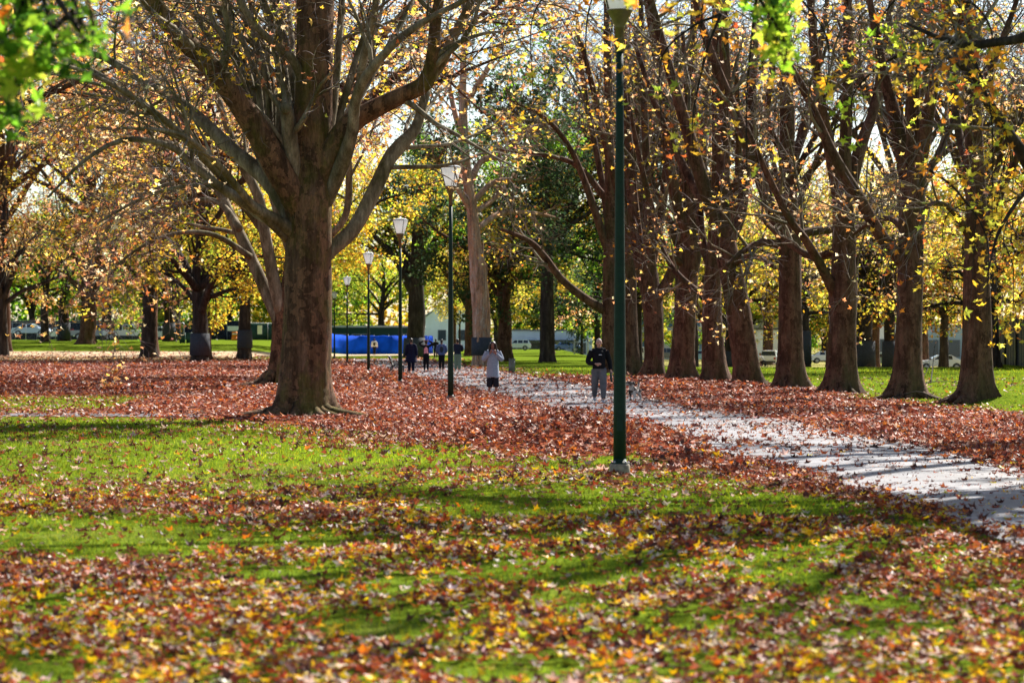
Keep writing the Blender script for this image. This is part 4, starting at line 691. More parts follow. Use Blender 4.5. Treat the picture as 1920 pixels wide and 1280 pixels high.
near_tree('plane tree outside the right edge, dark boughs and leaves entering the upper right corner', br, 15,
  [([br + [0, 0, 4.8], P(1990, 78, 26.5), P(1900, 76, 26), P(1820, 85, 26), P(1760, 70, 26), P(1700, 45, 26.5)], [.14, .07, .05, .045, .03, .015]),
   ([br + [0, 0, 5.], P(2010, 400, 31), P(1920, 290, 30), P(1850, 190, 29.5), P(1800, 120, 29), P(1730, 90, 28.5)], [.15, .1, .075, .06, .04, .015]),
   ([br + [0, 0, 6.6], br + [-2.4, -3, 7.5], P(1480, -180, 19), P(1430, -120, 17)], [.15, .1, .05, .02]),
   ([br + [0, 0, 6.], P(1700, -200, 30), P(1400, -140, 29), P(1250, -60, 29)], [.14, .09, .05, .02])], 602, 'gold', 7500, (9, 6, 5), [('orange', .35, 2), ('lime', .12, 5)],
  [((1450, -10, 17.4), 70, (.12, .2, .1), 'green'), ((1455, 60, 17.4), 60, (.1, .15, .1), 'lime'), ((1470, 100, 17.4), 24, (.07, .1, .08), 'lime'), ((1430, 125, 22), 10, (.12, .2, .04), 'orange'),
   ((1860, 130, 27), 75, (.4, .6, .32), 'orange'), ((1860, 330, 29), 70, (.4, .8, .5), 'gold'), ((1790, 40, 27), 60, (.5, .6, .2), 'orange'), ((1650, 90, 27), 40, (.4, .6, .25), 'lime'),
   ((1720, 170, 28), 34, (.5, .6, .25), 'orange'), ((1550, 130, 28), 24, (.4, .6, .3), 'gold'), ((1600, 220, 28), 20, (.22, .6, .22), 'lime'), ((1320, 60, 27), 18, (.5, .6, .3), 'orange'), ((1240, 180, 28), 24, (.5, .6, .35), 'orange'),
   ((1100, 140, 29), 24, (.6, .6, .5), 'orange'), ((1000, 120, 30), 16, (.6, .6, .5), 'yellow'), ((1850, 520, 30), 34, (.25, .8, .4), 'gold'), ((1400, 260, 30), 14, (.4, .6, .4), 'gold'), ((1300, 250, 28), 14, (.3, .6, .2), 'orange')])

b3 = np.array([14.5, 47., 0.])
near_tree('farther plane tree outside the right edge, golden leaves drooping beside the rightmost trunk', b3, 17,
  [([b3 + [0, 0, 5.], P(2100, 300, 44), P(1960, 330, 42), P(1880, 420, 41), P(1850, 520, 40)], [.12, .08, .05, .03, .01])], 603, 'gold', 3000, (6, 5, 4), [('orange', .3, 2), ('olive', .2, 5)],
  [((1880, 420, 42), 110, (.5, 1., .8), 'gold'), ((1770, 480, 43), 70, (.5, 1., .5), 'gold'), ((1900, 560, 41), 50, (.4, .8, .4), 'yellow'), ((1780, 300, 44), 40, (.6, 1., .5), 'olive')], rad=9.5, zlo=9.5)
# far wood closing the view
rgw = np.random.default_rng(90); n = 42000; xw = rgw.uniform(-190, 190, n); top = 13 + 7 * vnoise(xw, xw * 0, 14, 31) + 4 * vnoise(xw, xw * 0, 5, 32); zw = rgw.random(n) ** .8 * top; yw = 500 + rgw.uniform(-6, 6, n) - 7 * np.sin(zw / top * 3.1) * vnoise(xw, zw, 6, 33)
cw = pcol('olive', n, rgw); mk = vnoise(xw, zw, 9, 34) > .5; cw[mk] = pcol('green', mk.sum(), rgw); mk = vnoise(xw, zw, 12, 35) > .62; cw[mk] = pcol('gold', mk.sum(), rgw)
a = Acc(); leaves(a, np.c_[xw, yw, zw - 1.5], rgw.uniform(1., 1.9, n), cw, 4, 1., .2, rgw); tag(a.obj('far_wood', M['leaf_c'], smooth=False), 'far green and gold wood closing the view behind the houses', 'wood', kind='stuff')

# ------------------------------------------------------------------ lamps
M['post'] = mat('dark_green_paint', (.003, .022, .013), .6, .25, noise=(15, .25))
M['bronze'] = mat('bronze_olive_metal', (.12, .10, .045), .4, .5, noise=(12, .3))
M['conc'] = mat('weathered_concrete', (.24, .21, .17), .9, .1, noise=(14, .3), bump=.5)
M['galv'] = mat('galvanised_steel', (.38, .40, .42), .45, .5, .3)
M['black'] = mat('black_metal', (.012, .013, .013), .4, .5)
def opal():
    m = mat('opal_glass', (.92, .94, .95), .25, .5, noise=(4, .05)); m.node_tree.nodes['Principled BSDF'].inputs['Transmission Weight'].default_value = .0
    n = m.node_tree; b = n.nodes['Principled BSDF']; tr = n.nodes.new('ShaderNodeBsdfTranslucent'); tr.inputs[0].default_value = (.95, .97, .98, 1)
    mx = n.nodes.new('ShaderNodeMixShader'); mx.inputs[0].default_value = .7; n.links.new(b.outputs[0], mx.inputs[1]); n.links.new(tr.outputs[0], mx.inputs[2]); n.links.new(mx.outputs[0], n.nodes['Material Output'].inputs[0]); return m
M['opal'] = opal()
def lamp(loc, label, H=6.6):
    T = thing('park_lamp', label, 'lamp post', loc, 'park lamps along the left of the path'); local(T)
    s = H / 6.55
    a = Acc(); lathe(a, [(.135, -.1), (.135, .14), (.12, .17), (.05, .175)], sides=24); a.obj('footing', M['conc'], T)
    a = Acc(); lathe(a, [(.085, .16), (.083, .9), (.07, 2.5), (.055, 4.4), (.047, 5.5 * s)], sides=20); a.obj('pole', M['post'], T)
    a = Acc(); box(a, (0, -.082, .75), (.075, .012, .3)); a.obj('access_door', M['post'], T, smooth=False)
    for k in range(4): a = Acc(); lathe(a, [(.014, .16), (.014, .2), (.008, .205)], (.1 * math.cos(k * 1.571 + .8), .1 * math.sin(k * 1.571 + .8), 0), 6); a.obj('bolt', M['galv'], T)
    a = Acc(); lathe(a, [(.122, .168), (.122, .183), (.086, .185), (.086, .23)], sides=20); a.obj('base_flange', M['post'], T)
    z = 5.5 * s
    a = Acc(); lathe(a, [(.056, z), (.056, z + .3), (.068, z + .302), (.068, z + .33), (.07, z + .34), (.16, z + .52), (.175, z + .53), (.175, z + .545)], sides=20); a.obj('sleeve', M['bronze'], T)
    a = Acc(); lathe(a, [(.155, z + .547), (.16, z + .56), (.30, z + 1.05), (.298, z + 1.055)], sides=24); a.obj('glass_shade', M['opal'], T)
    for k in range(4):
        th = math.radians(28 + 90 * k); c, q = math.cos(th), math.sin(th); a = Acc()
        tube(a, [[c * .17, q * .17, z + .55], [c * .318, q * .318, z + 1.06]], .011, 6, 3); a.obj('rib', M['black'], T)
    a = Acc(); lathe(a, [(.30, z + 1.058), (.335, z + 1.06), (.335, z + 1.075), (.3, z + 1.078)], sides=28); a.obj('rim', M['black'], T)
    a = Acc(); lathe(a, [(.3, z + 1.08), (.24, z + 1.115), (.12, z + 1.14), (.04, z + 1.15), (.035, z + 1.19), (.005, z + 1.2)], sides=24); a.obj('cap', M['opal'], T)
    return T
lamp(G(1162, 893), 'nearest green lamp post, its glass head cut off by the top of the photo')
lamp(G(845, 755), 'second lamp post, its glass head in front of the gum tree')
lamp(G(750.5, 722), 'third lamp post, standing in front of the bench', 6.35)
lamp(G(691, 699), 'fourth lamp post, standing in front of the blue hoarding', 6.2)
lamp(G(651, 681), 'fifth lamp post, head lost in the golden tree', 6.2)
lamp(G(627, 671), 'farthest lamp post, close right of the biggest trunk', 6.0)

# ------------------------------------------------------------------ figures
def remesh(acc, voxel, name, mt, parent, smooth=4, dec=None):
    o = bpy.data.objects.new('tmp', acc.mesh('tmp', None, (0, 0, 0))); COL.objects.link(o)
    m = o.modifiers.new('r', 'REMESH'); m.mode = 'VOXEL'; m.voxel_size = voxel; m.use_smooth_shade = True
    s = o.modifiers.new('s', 'SMOOTH'); s.iterations = smooth; s.factor = .5
    dg_ = bpy.context.evaluated_depsgraph_get(); me = bpy.data.meshes.new_from_object(o.evaluated_get(dg_)); me.name = name
    bpy.data.objects.remove(o); me.materials.clear(); me.materials.append(mt)
    q = bpy.data.objects.new(name, me); COL.objects.link(q); q.parent = parent; return q
def limb(a, pts, rad, n=10): return tube(a, pts, rad, n, 4 * len(pts))
def hand(a, w, d, curl=.4, side=1):
    """palm at wrist w pointing along d with four fingers and a thumb"""
    w = np.array(w, float); d = np.array(d, float); d /= np.linalg.norm(d); up = np.array([0, -1., .2]); s = np.cross(d, up); s /= np.linalg.norm(s); u = np.cross(s, d)
    ellipsoid(a, w + d * .045, (.026, .026, .026)); tube(a, [w - d * .01, w + d * .09], [.028, .036], 8, 3)
    for i, ln in enumerate((.065, .078, .073, .055)):
        o = w + d * .085 + s * (i - 1.5) * .02; tube(a, [o, o + d * ln * .5 - u * ln * .2 * curl * 2, o + d * ln * .75 - u * ln * .8 * curl * 2], [.0105, .0095, .008], 6, 5)
    o = w + d * .03 + s * .03 * side; tube(a, [o, o + s * .03 * side + d * .03, o + s * .03 * side + d * .065 - u * .015], [.012, .011, .009], 6, 5)
SK = mat('skin', (.42, .22, .15), .5, .35, noise=(20, .08))
def person(label, loc, rz, H, J, clothes, hair=None, skin=SK, group=None, vox=.014, shoes=(.5, .5, .5), head_turn=0., bald=False):
    """J: joints for the left (+x) and right (-x): sh, el, wr, hp, kn, an. Front is -y."""
    loc = np.array(loc, float) + [0, 0, .04]; T = thing('person', label, 'person', loc, group, rz); local(T); T.scale = (H / 1.75,) * 3
    a = Acc(); hd = np.array(J.get('head', (0, -.01, 1.62)))
    ellipsoid(a, hd + [0, 0, .03], (.078, .095, .102), 16); ellipsoid(a, hd + [0, -.025, -.045], (.056, .07, .07), 14)       # skull, jaw
    tube(a, [hd + [0, -.088, .03], hd + [0, -.112, -.012]], [.01, .017], 8, 3)                      # nose
    for sx in (1, -1): ellipsoid(a, hd + [sx * .08, .005, 0], (.014, .022, .034), 8)
    tube(a, [hd + [0, .01, -.06], (0, .02, 1.42)], [.055, .065], 12, 4)
    tube(a, [(0, 0, .88), (0, 0, 1.05), (0, 0, 1.2), (0, .0, 1.38), (0, .01, 1.45)], [.14, .125, .14, .13, .07], 14, 9)
    tube(a, [J['sh'][0], J['sh'][1]], [.06, .06], 10, 5)
    for k in (0, 1):
        sh, el, wr = [np.array(J[q][k], float) for q in ('sh', 'el', 'wr')]; hp, kn, an = [np.array(J[q][k], float) for q in ('hp', 'kn', 'an')]
        limb(a, [sh, el, wr], [.052, .04, .027]); hd_ = J.get('hd', (None, None))[k]
        hand(a, wr, hd_ if hd_ is not None else wr - el, .5, 1 if k else -1)
        limb(a, [hp, kn, an], [.085, .055, .036]); tube(a, [an, an + J.get('toe', [(0, -.1, -.04)] * 2)[k]], [.035, .028], 8, 3)
    body = remesh(a, vox, 'body', skin, T)
    # face
    fa = Acc()
    for sx in (1, -1): ellipsoid(fa, hd + [sx * .03, -.086, .022], (.013, .007, .007), 8)
    fa.obj('eyes', M['black'], T); fa = Acc(); tube(fa, [hd + [-.024, -.09, -.045], hd + [0, -.098, -.047], hd + [.024, -.09, -.045]], [.004, .007, .004], 6, 5); fa.obj('mouth', mat('lips', (.35, .1, .09), .5), T)
    for nm, fn, mt in clothes:
        c = Acc(); fn(c, J); remesh(c, vox * .9, nm, mt, T, 3)
    if hair: c = Acc(); hair(c, hd); remesh(c, .012, 'hair', J.get('hairmat', M['hair']), T, 3)
    for k in (0, 1):
        an = np.array(J['an'][k], float); tv = np.array(J.get('toe', [(0, -.1, -.04)] * 2)[k], float); c = Acc()
        tube(c, [an + [0, .035, -.035], an + tv * .4 + [0, 0, -.03], an + tv * 1.5 + [0, 0, -.012]], [.045, .045, .036], 10, 6); tube(c, [an + [0, 0, .02], an + [0, 0, -.05]], [.046, .05], 10, 3)
        remesh(c, .012, 'shoe', mat('shoe_cloth', shoes, .6), T, 2)
    return T
M['hair'] = mat('dark_hair', (.02, .013, .01), .5, .4, noise=(60, .4))
def stand(sp=.1, step=0.):
    return dict(sh=[(.19, .01, 1.42), (-.19, .01, 1.42)], el=[(.26, .03, 1.13), (-.26, .03, 1.13)], wr=[(.27, -.05, .88), (-.27, -.05, .88)],
                hp=[(.09, 0, .92), (-.09, 0, .92)], kn=[(sp, -.03 - step * .5, .5), (-sp, -.03 + step * .3, .5)], an=[(sp, -step, .08), (-sp, step, .08 + abs(step) * .25)])
def f_trousers(r=(.115, .085, .065), low=.06, top=1.0, elas=False):
    def f(c, J):
        tube(c, [(0, 0, .86), (0, 0, .95), (0, 0, top)], [.15, .16, .145], 14, 5)
        for k in (0, 1):
            hp, kn, an = [np.array(J[q][k], float) for q in ('hp', 'kn', 'an')]; e = an + (kn - an) * low; limb(c, [hp, kn, e], list(r), 12)
    return f
def f_top(bot=.9, rb=.17, rs=.16, arm=(.078, .064, .05), to=.93, hood=False, flare=0., open_=False):
    def f(c, J):
        tube(c, [(0, 0, bot), (0, 0, 1.08), (0, 0, 1.25), (0, 0, 1.38), (0, .01, 1.47)], [rb + flare, rb - .01, rs, rs - .015, .08], 16, 12)
        tube(c, [J['sh'][0], J['sh'][1]], [.077, .077], 10, 5)
        for k in (0, 1):
            sh, el, wr = [np.array(J[q][k], float) for q in ('sh', 'el', 'wr')]; limb(c, [sh, el, el + (wr - el) * to], list(arm), 12)
        if hood: ellipsoid(c, (0, .07, 1.48), (.13, .09, .07)); tube(c, [(-.09, -.04, 1.49), (0, -.075, 1.46), (.09, -.04, 1.49)], .035, 8, 6)
    return f
def hair_long(c, h): ellipsoid(c, h + [0, .03, .05], (.11, .11, .115)); [tube(c, [h + [q * .07, -.055, .09], h + [q * .098, -.045, .0], h + [q * .105, -.03, -.12], h + [q * .10, -.05, -.24]], [.035, .04, .045, .03], 8, 10) for q in (1, -1)]; ellipsoid(c, h + [0, .02, .05], (.09, .1, .1)); tube(c, [h + [-.075, 0, .03], h + [-.085, 0, -.08], h + [-.08, -.02, -.18]], [.03, .035, .025], 8, 6); tube(c, [h + [.075, 0, .03], h + [.085, 0, -.08], h + [.07, 0, -.15]], [.03, .035, .02], 8, 6); ellipsoid(c, h + [0, .06, -.05], (.085, .05, .13))
def hair_short(c, h): ellipsoid(c, h + [0, .018, .05], (.084, .098, .096)); ellipsoid(c, h + [0, .05, -.01], (.078, .06, .08))
def fab(n, c, r=.85, nz=(9, .2)): return mat(n, c, r, .15, noise=nz)
SKD = mat('tanned_skin', (.30, .13, .09), .5, .3, noise=(20, .08))

J = stand(.1); J.update(el=[(.30, -.03, 1.17), (-.30, -.03, 1.17)], wr=[(.10, -.2, 1.36), (-.08, -.21, 1.38)], hd=[(-.3, -.15, 1.), (.35, -.15, 1.)], hp=[(.08, 0, .9), (-.08, 0, .9)], an=[(.12, 0, .08), (-.12, 0, .08)])
wp = person('woman in a long grey cardigan and black cropped trousers, both hands at her face', G(924, 742), 0, 1.66, J,
  [('cropped_trousers', f_trousers((.12, .105, .1), .42), fab('black_cloth', (.018, .018, .025))),
   ('cardigan', lambda c, J: (f_top(.58, .2, .175, (.088, .078, .06), .9, flare=.02)(c, J), tube(c, [(-.12, -.1, .56), (-.1, -.1, 1.3)], [.07, .06], 8, 6), tube(c, [(.12, -.1, .56), (.1, -.1, 1.3)], [.07, .06], 8, 6)), fab('grey_knit', (.27, .30, .37), nz=(40, .2)))],
  hair_long, SKD, shoes=(.5, .47, .45))
J = stand(.1, .22); J.update(el=[(.29, .04, 1.14), (-.30, .02, 1.12)], wr=[(.33, -.02, .88), (-.1, -.19, 1.06)], kn=[(.1, -.17, .51), (-.11, .03, .49)], hd=[(0, 0, -1), (.6, -.5, .0)])
J['head'] = (0, -.02, 1.62)
mp = person('man in a black hooded top and grey trousers walking the dog on the path', G(1123, 757), math.radians(4), 1.76, J,
  [('trousers', f_trousers((.125, .1, .062), .08), fab('grey_jersey', (.13, .125, .135))), ('hooded_top', f_top(.93, .185, .18, (.086, .07, .055), .9, True), fab('black_fleece', (.008, .008, .010)))],
  lambda c, h: ellipsoid(c, h + [0, .015, .055], (.080, .096, .088)), mat('fair_skin', (.5, .28, .2), .5, .3), shoes=(.42, .42, .46))
mp_hair = [c for c in mp.children if c.name.startswith('hair')]
for c in mp_hair: c.data.materials[0] = mat('grey_cropped_hair', (.36, .31, .28), .7)
a = Acc(); box(a, (.02, -.176, 1.31), (.085, .012, .018)); a.obj('chest_logo', mat('white_print', (.75, .75, .75), .6), mp)
J = stand(.1, .1)
person('walker in a long flaring navy coat, seen from behind on the path', G(771, 701), math.radians(180), 1.78, J,
  [('trousers', f_trousers((.11, .09, .075)), fab('navy_trousers', (.01, .012, .03))),
   ('long_coat', lambda c, J: (f_top(.62, .2, .19, (.09, .075, .06), .95)(c, J), tube(c, [(0, 0, .55), (0, 0, .8), (0, 0, 1.)], [.33, .26, .19], 18, 8)), fab('navy_cloth', (.008, .009, .03)))],
  hair_short, SKD, shoes=(.5, .48, .45), vox=.02)
J = stand(.09, .06); J.update(el=[(.36, .0, 1.58), (-.36, .0, 1.58)], wr=[(.14, .03, 1.72), (-.14, .03, 1.72)], hd=[(-1, 0, .1), (1, 0, .1)])
J2 = dict(J)
wk = person('walker seen from behind, both hands on her head, pink panel on a black jacket', G(799, 698), math.radians(180), 1.68, J,
  [('leggings', f_trousers((.11, .08, .055)), fab('black_leggings', (.008, .008, .012))), ('jacket', f_top(.95, .165, .165, (.075, .06, .048), .95), fab('black_jacket', (.012, .012, .016)))],
  hair_short, SKD, shoes=(.4, .38, .38), vox=.02)
c = Acc(); ellipsoid(c, (0, .17, 1.2), (.115, .07, .18), 14); tube(c, [(0, .17, 1.02), (0, .16, 1.08)], [.13, .12], 10, 3); remesh(c, .015, 'back_panel', fab('pink_cloth', (.7, .28, .33)), wk)
J = stand(.09, .09); J.update(el=[(.27, -.06, 1.13), (-.27, -.06, 1.13)], wr=[(.2, -.2, 1.0), (-.2, -.2, 1.0)])
bp_ = person('walker in a blue shirt and black trousers wearing a slim dark pack, seen from behind', G(828, 696), math.radians(180), 1.72, J,
  [('trousers', f_trousers((.11, .085, .065)), fab('black_cloth_trousers', (.01, .01, .012))), ('shirt', f_top(.88, .2, .185, (.09, .075, .06), .95), fab('blue_cotton', (.07, .10, .22)))],
  hair_short, SKD, shoes=(.3, .3, .3), vox=.02)
c = Acc(); ellipsoid(c, (0, .18, 1.2), (.11, .07, .19), 14); remesh(c, .015, 'backpack', fab('dark_pack', (.03, .035, .05)), bp_)
J = stand(.1, .05); J.update(el=[(-.0 + .26, -.1, 1.16), (-.27, -.08, 1.16)], wr=[(.1, -.15, 1.4), (-.16, -.22, 1.1)])
person('walker in a dark jumper and grey green trousers just right of the second lamp pole', G(858, 697), math.radians(180), 1.75, J,
  [('trousers', f_trousers((.12, .1, .08)), fab('sage_cloth', (.15, .21, .16))), ('jumper', f_top(.92, .19, .18, (.085, .07, .055), .95), fab('ink_jumper', (.015, .018, .035)))],
  hair_short, SKD, shoes=(.45, .45, .42), vox=.02)
J = stand(.1, .1)
far_p = person('distant walker all in black between the pink and blue walkers', on(817, 215), math.radians(180), 1.75, J, [('trousers', f_trousers()), ('coat', f_top(.85))] and [('trousers', f_trousers(), fab('black_wool', (.012, .012, .014))), ('coat', f_top(.85), fab('black_coat', (.012, .012, .014)))], hair_short, SKD, vox=.025)
jg = person('person in a white jacket with a dark pack standing before the blue hoarding', on(702, 258), math.radians(180), 1.8, stand(.07, .05), [('trousers', f_trousers((.1, .08, .06)), fab('dark_trousers', (.015, .015, .02))), ('jacket', f_top(.9, .21, .21, (.1, .085, .07), .95), fab('white_jacket', (.75, .74, .72)))], hair_short, SKD, vox=.025)
c = Acc(); ellipsoid(c, (0, .2, 1.18), (.13, .08, .2), 14); remesh(c, .02, 'backpack', fab('dark_bag', (.05, .04, .04)), jg)
person('dark clothed person walking in front of the orange barrier on the far left lawn', on(406, 258), math.radians(150), 1.78, stand(.08, .2), [('trousers', f_trousers(), fab('charcoal_cloth', (.02, .02, .022))), ('coat', f_top(.8), fab('charcoal_coat', (.02, .02, .025)))], hair_short, SKD, vox=.025)
# dog
def dog(loc, rz):
    loc = np.array(loc) + [0, 0, .04]
    T = thing('dog', 'small shaggy white and grey brown dog on the path beside the near lamp post', 'dog', loc, None, rz); local(T)
    a = Acc()                                          # front is -y
    tube(a, [(0, -.17, .27), (0, -.06, .25), (0, .08, .27), (0, .19, .285)], [.105, .11, .09, .085], 12, 12)
    tube(a, [(0, -.17, .30), (0, -.25, .40)], [.085, .065], 10, 5); ellipsoid(a, (0, -.29, .44), (.075, .085, .07), 12)
    tube(a, [(0, -.33, .425), (0, -.41, .41)], [.045, .03], 8, 4)
    for sx in (1, -1):
        tube(a, [(sx * .065, -.27, .50), (sx * .10, -.28, .45), (sx * .10, -.29, .39)], [.02, .03, .018], 8, 6)
        tube(a, [(sx * .065, -.17, .25), (sx * .07, -.15 - .03 * sx, .14), (sx * .07, -.17 - .05 * sx, .03)], [.05, .032, .024], 8, 8); ellipsoid(a, (sx * .07, -.19 - .05 * sx, .022), (.028, .04, .02), 8)
        tube(a, [(sx * .06, .16, .26), (sx * .07, .12, .18), (sx * .07, .22, .11), (sx * .07, .2 + .04 * sx, .03)], [.07, .05, .03, .022], 8, 10); ellipsoid(a, (sx * .07, .18 + .04 * sx, .02), (.026, .04, .018), 8)
    tube(a, [(0, .22, .31), (0, .30, .40), (0, .27, .48)], [.03, .028, .02], 8, 7)
    m = bpy.data.materials.new('dog_coat'); m.use_nodes = True; n = m.node_tree; tc = n.nodes.new('ShaderNodeTexCoord'); nz = nnoise(n, tc.outputs['Object'], 5, 3)
    c = ramp(n, nz.outputs[0], [(.42, (.05, .035, .03)), (.47, (.2, .15, .12)), (.52, (.62, .57, .52))]).outputs[0]; n.links.new(c, n.nodes['Principled BSDF'].inputs['Base Color']); n.nodes['Principled BSDF'].inputs['Roughness'].default_value = .9
    nb = nnoise(n, tc.outputs['Object'], 60, 4); bp = n.nodes.new('ShaderNodeBump'); bp.inputs['Strength'].default_value = 1; bp.inputs['Distance'].default_value = .02; n.links.new(nb.outputs[0], bp.inputs['Height']); n.links.new(bp.outputs[0], n.nodes['Principled BSDF'].inputs['Normal'])
    remesh(a, .011, 'body', m, T, 2); a = Acc(); ellipsoid(a, (0, -.44, .418), (.018, .014, .014), 8); a.obj('nose', M['black'], T)
    a = Acc(); [ellipsoid(a, (s * .035, -.36, .46), (.01, .008, .01), 8) for s in (1, -1)]; a.obj('eyes', M['black'], T); T.scale = (1.1, 1.1, 1.1)
dog(G(1190, 753), math.radians(-25))
a = Acc(); m0 = G(1123, 757) + np.array([.33, -.05, .85]); d0 = G(1190, 753) + np.array([-.05, -.2, .36])
tube(a, [m0, (m0 + d0) / 2 - [0, 0, .18], d0], .006, 6, 14); tag(a.obj('lead', M['black'], origin=m0), 'thin black lead from the man\'s hand to the dog', 'dog lead')
a = Acc(); tube(a, [m0 + [0, 0, .03], m0 - [0, 0, .1], m0 - [-.02, 0, .25]], [.02, .035, .03], 8, 6); tag(a.obj('bag', M['black'], origin=m0), 'small black bag hanging from the dog walker\'s hand', 'bag')

# ------------------------------------------------------------------ bench, bollard
T = thing('park_bench', 'dark slatted metal bench with a curved back, facing the path behind the third lamp', 'bench', on(743, gd(745, 701))); local(T)
prof = [(-.38, .92), (-.34, .9), (-.27, .78), (-.2, .55), (-.12, .44), (.1, .42), (.3, .45), (.38, .42)]
for nm, sl_ in (('backrest', slice(0, 5)), ('seat', slice(4, 8))):
    a = Acc(); pp = resample(np.array([(x, 0, z) for x, z in prof[sl_]]), 14)
    for q in pp: box(a, (q[0], 0, q[2]), (.045, 1.8, .03))
    a.obj(nm, M['black'], T)
for y in (-.75, .75):
    a = Acc(); tube(a, [(-.3, y, .0), (-.16, y, .43), (.3, y, .43), (.33, y, 0)], .03, 8, 16); tube(a, [(-.36, y, .9), (-.2, y, .55), (-.13, y, .42)], .03, 8, 8); a.obj('leg', M['black'], T)
T = thing('service_post', 'squat grey service pillar in the grass to the right of the woman', 'pillar', G(960, 700)); local(T)
a = Acc(); box(a, (0, 0, .36), (.34, .26, .72), taper=.96); a.obj('cabinet', mat('grey_steel', (.14, .15, .14), .6, noise=(5, .3)), T); a = Acc(); box(a, (0, 0, .745), (.38, .3, .045)); a.obj('lid', mat('dark_steel', (.08, .085, .08), .6), T)

# ------------------------------------------------------------------ vehicles
M['glass'] = mat('dark_car_glass', (.015, .02, .025), .08, .6)
M['tyre'] = mat('tyre_rubber', (.015, .015, .016), .8); M['rim'] = mat('alloy', (.35, .35, .36), .35, .5, .6)
M['redl'] = mat('red_lens', (.4, .01, .01), .2); M['wlens'] = mat('clear_lens', (.7, .7, .68), .15)
KIND = {
 'sedan': dict(L=4.6, W=1.8, low=[(-2.3, .35), (-2.3, .72), (-2.15, .95), (-1.4, 1.0), (.75, .98), (1.9, .86), (2.25, .7), (2.3, .38)], top=[(-1.75, .98), (-.95, 1.42), (.15, 1.43), (1.05, .96)], wb=(-1.38, 1.38), wr=.32, wins=[(-1.05, -.42, 0), (-.35, .5, 0)]),
 'suv': dict(L=4.6, W=1.85, low=[(-2.25, .4), (-2.3, .8), (-2.2, 1.08), (-1.4, 1.1), (.8, 1.08), (1.85, 1.0), (2.22, .8), (2.28, .42)], top=[(-2.15, 1.08), (-1.85, 1.66), (.2, 1.68), (1.1, 1.06)], wb=(-1.35, 1.38), wr=.36, wins=[(-1.8, -1.1, 0), (-1.0, -.25, 0), (-.15, .6, 0)]),
 'pickup': dict(L=5.3, W=1.88, low=[(-2.65, .55), (-2.65, 1.12), (-.55, 1.12), (-.5, 1.16), (1.05, 1.14), (2.3, 1.06), (2.58, .85), (2.6, .5)], top=[(-.55, 1.14), (-.5, 1.78), (.55, 1.8), (1.35, 1.12)], wb=(-1.65, 1.65), wr=.39, wins=[(-.45, .12, 0), (.2, .85, 0)]),
 'van': dict(L=5.0, W=1.9, low=[(-2.5, .4), (-2.5, 1.1), (-2.4, 1.15), (.9, 1.12), (1.9, 1.08), (2.4, .85), (2.48, .42)], top=[(-2.42, 1.12), (-2.3, 1.95), (.6, 1.98), (1.7, 1.08)], wb=(-1.5, 1.55), wr=.34, wins=[(-1.9, -.9, 0), (-.8, .15, 0), (.25, 1.0, 0)])}
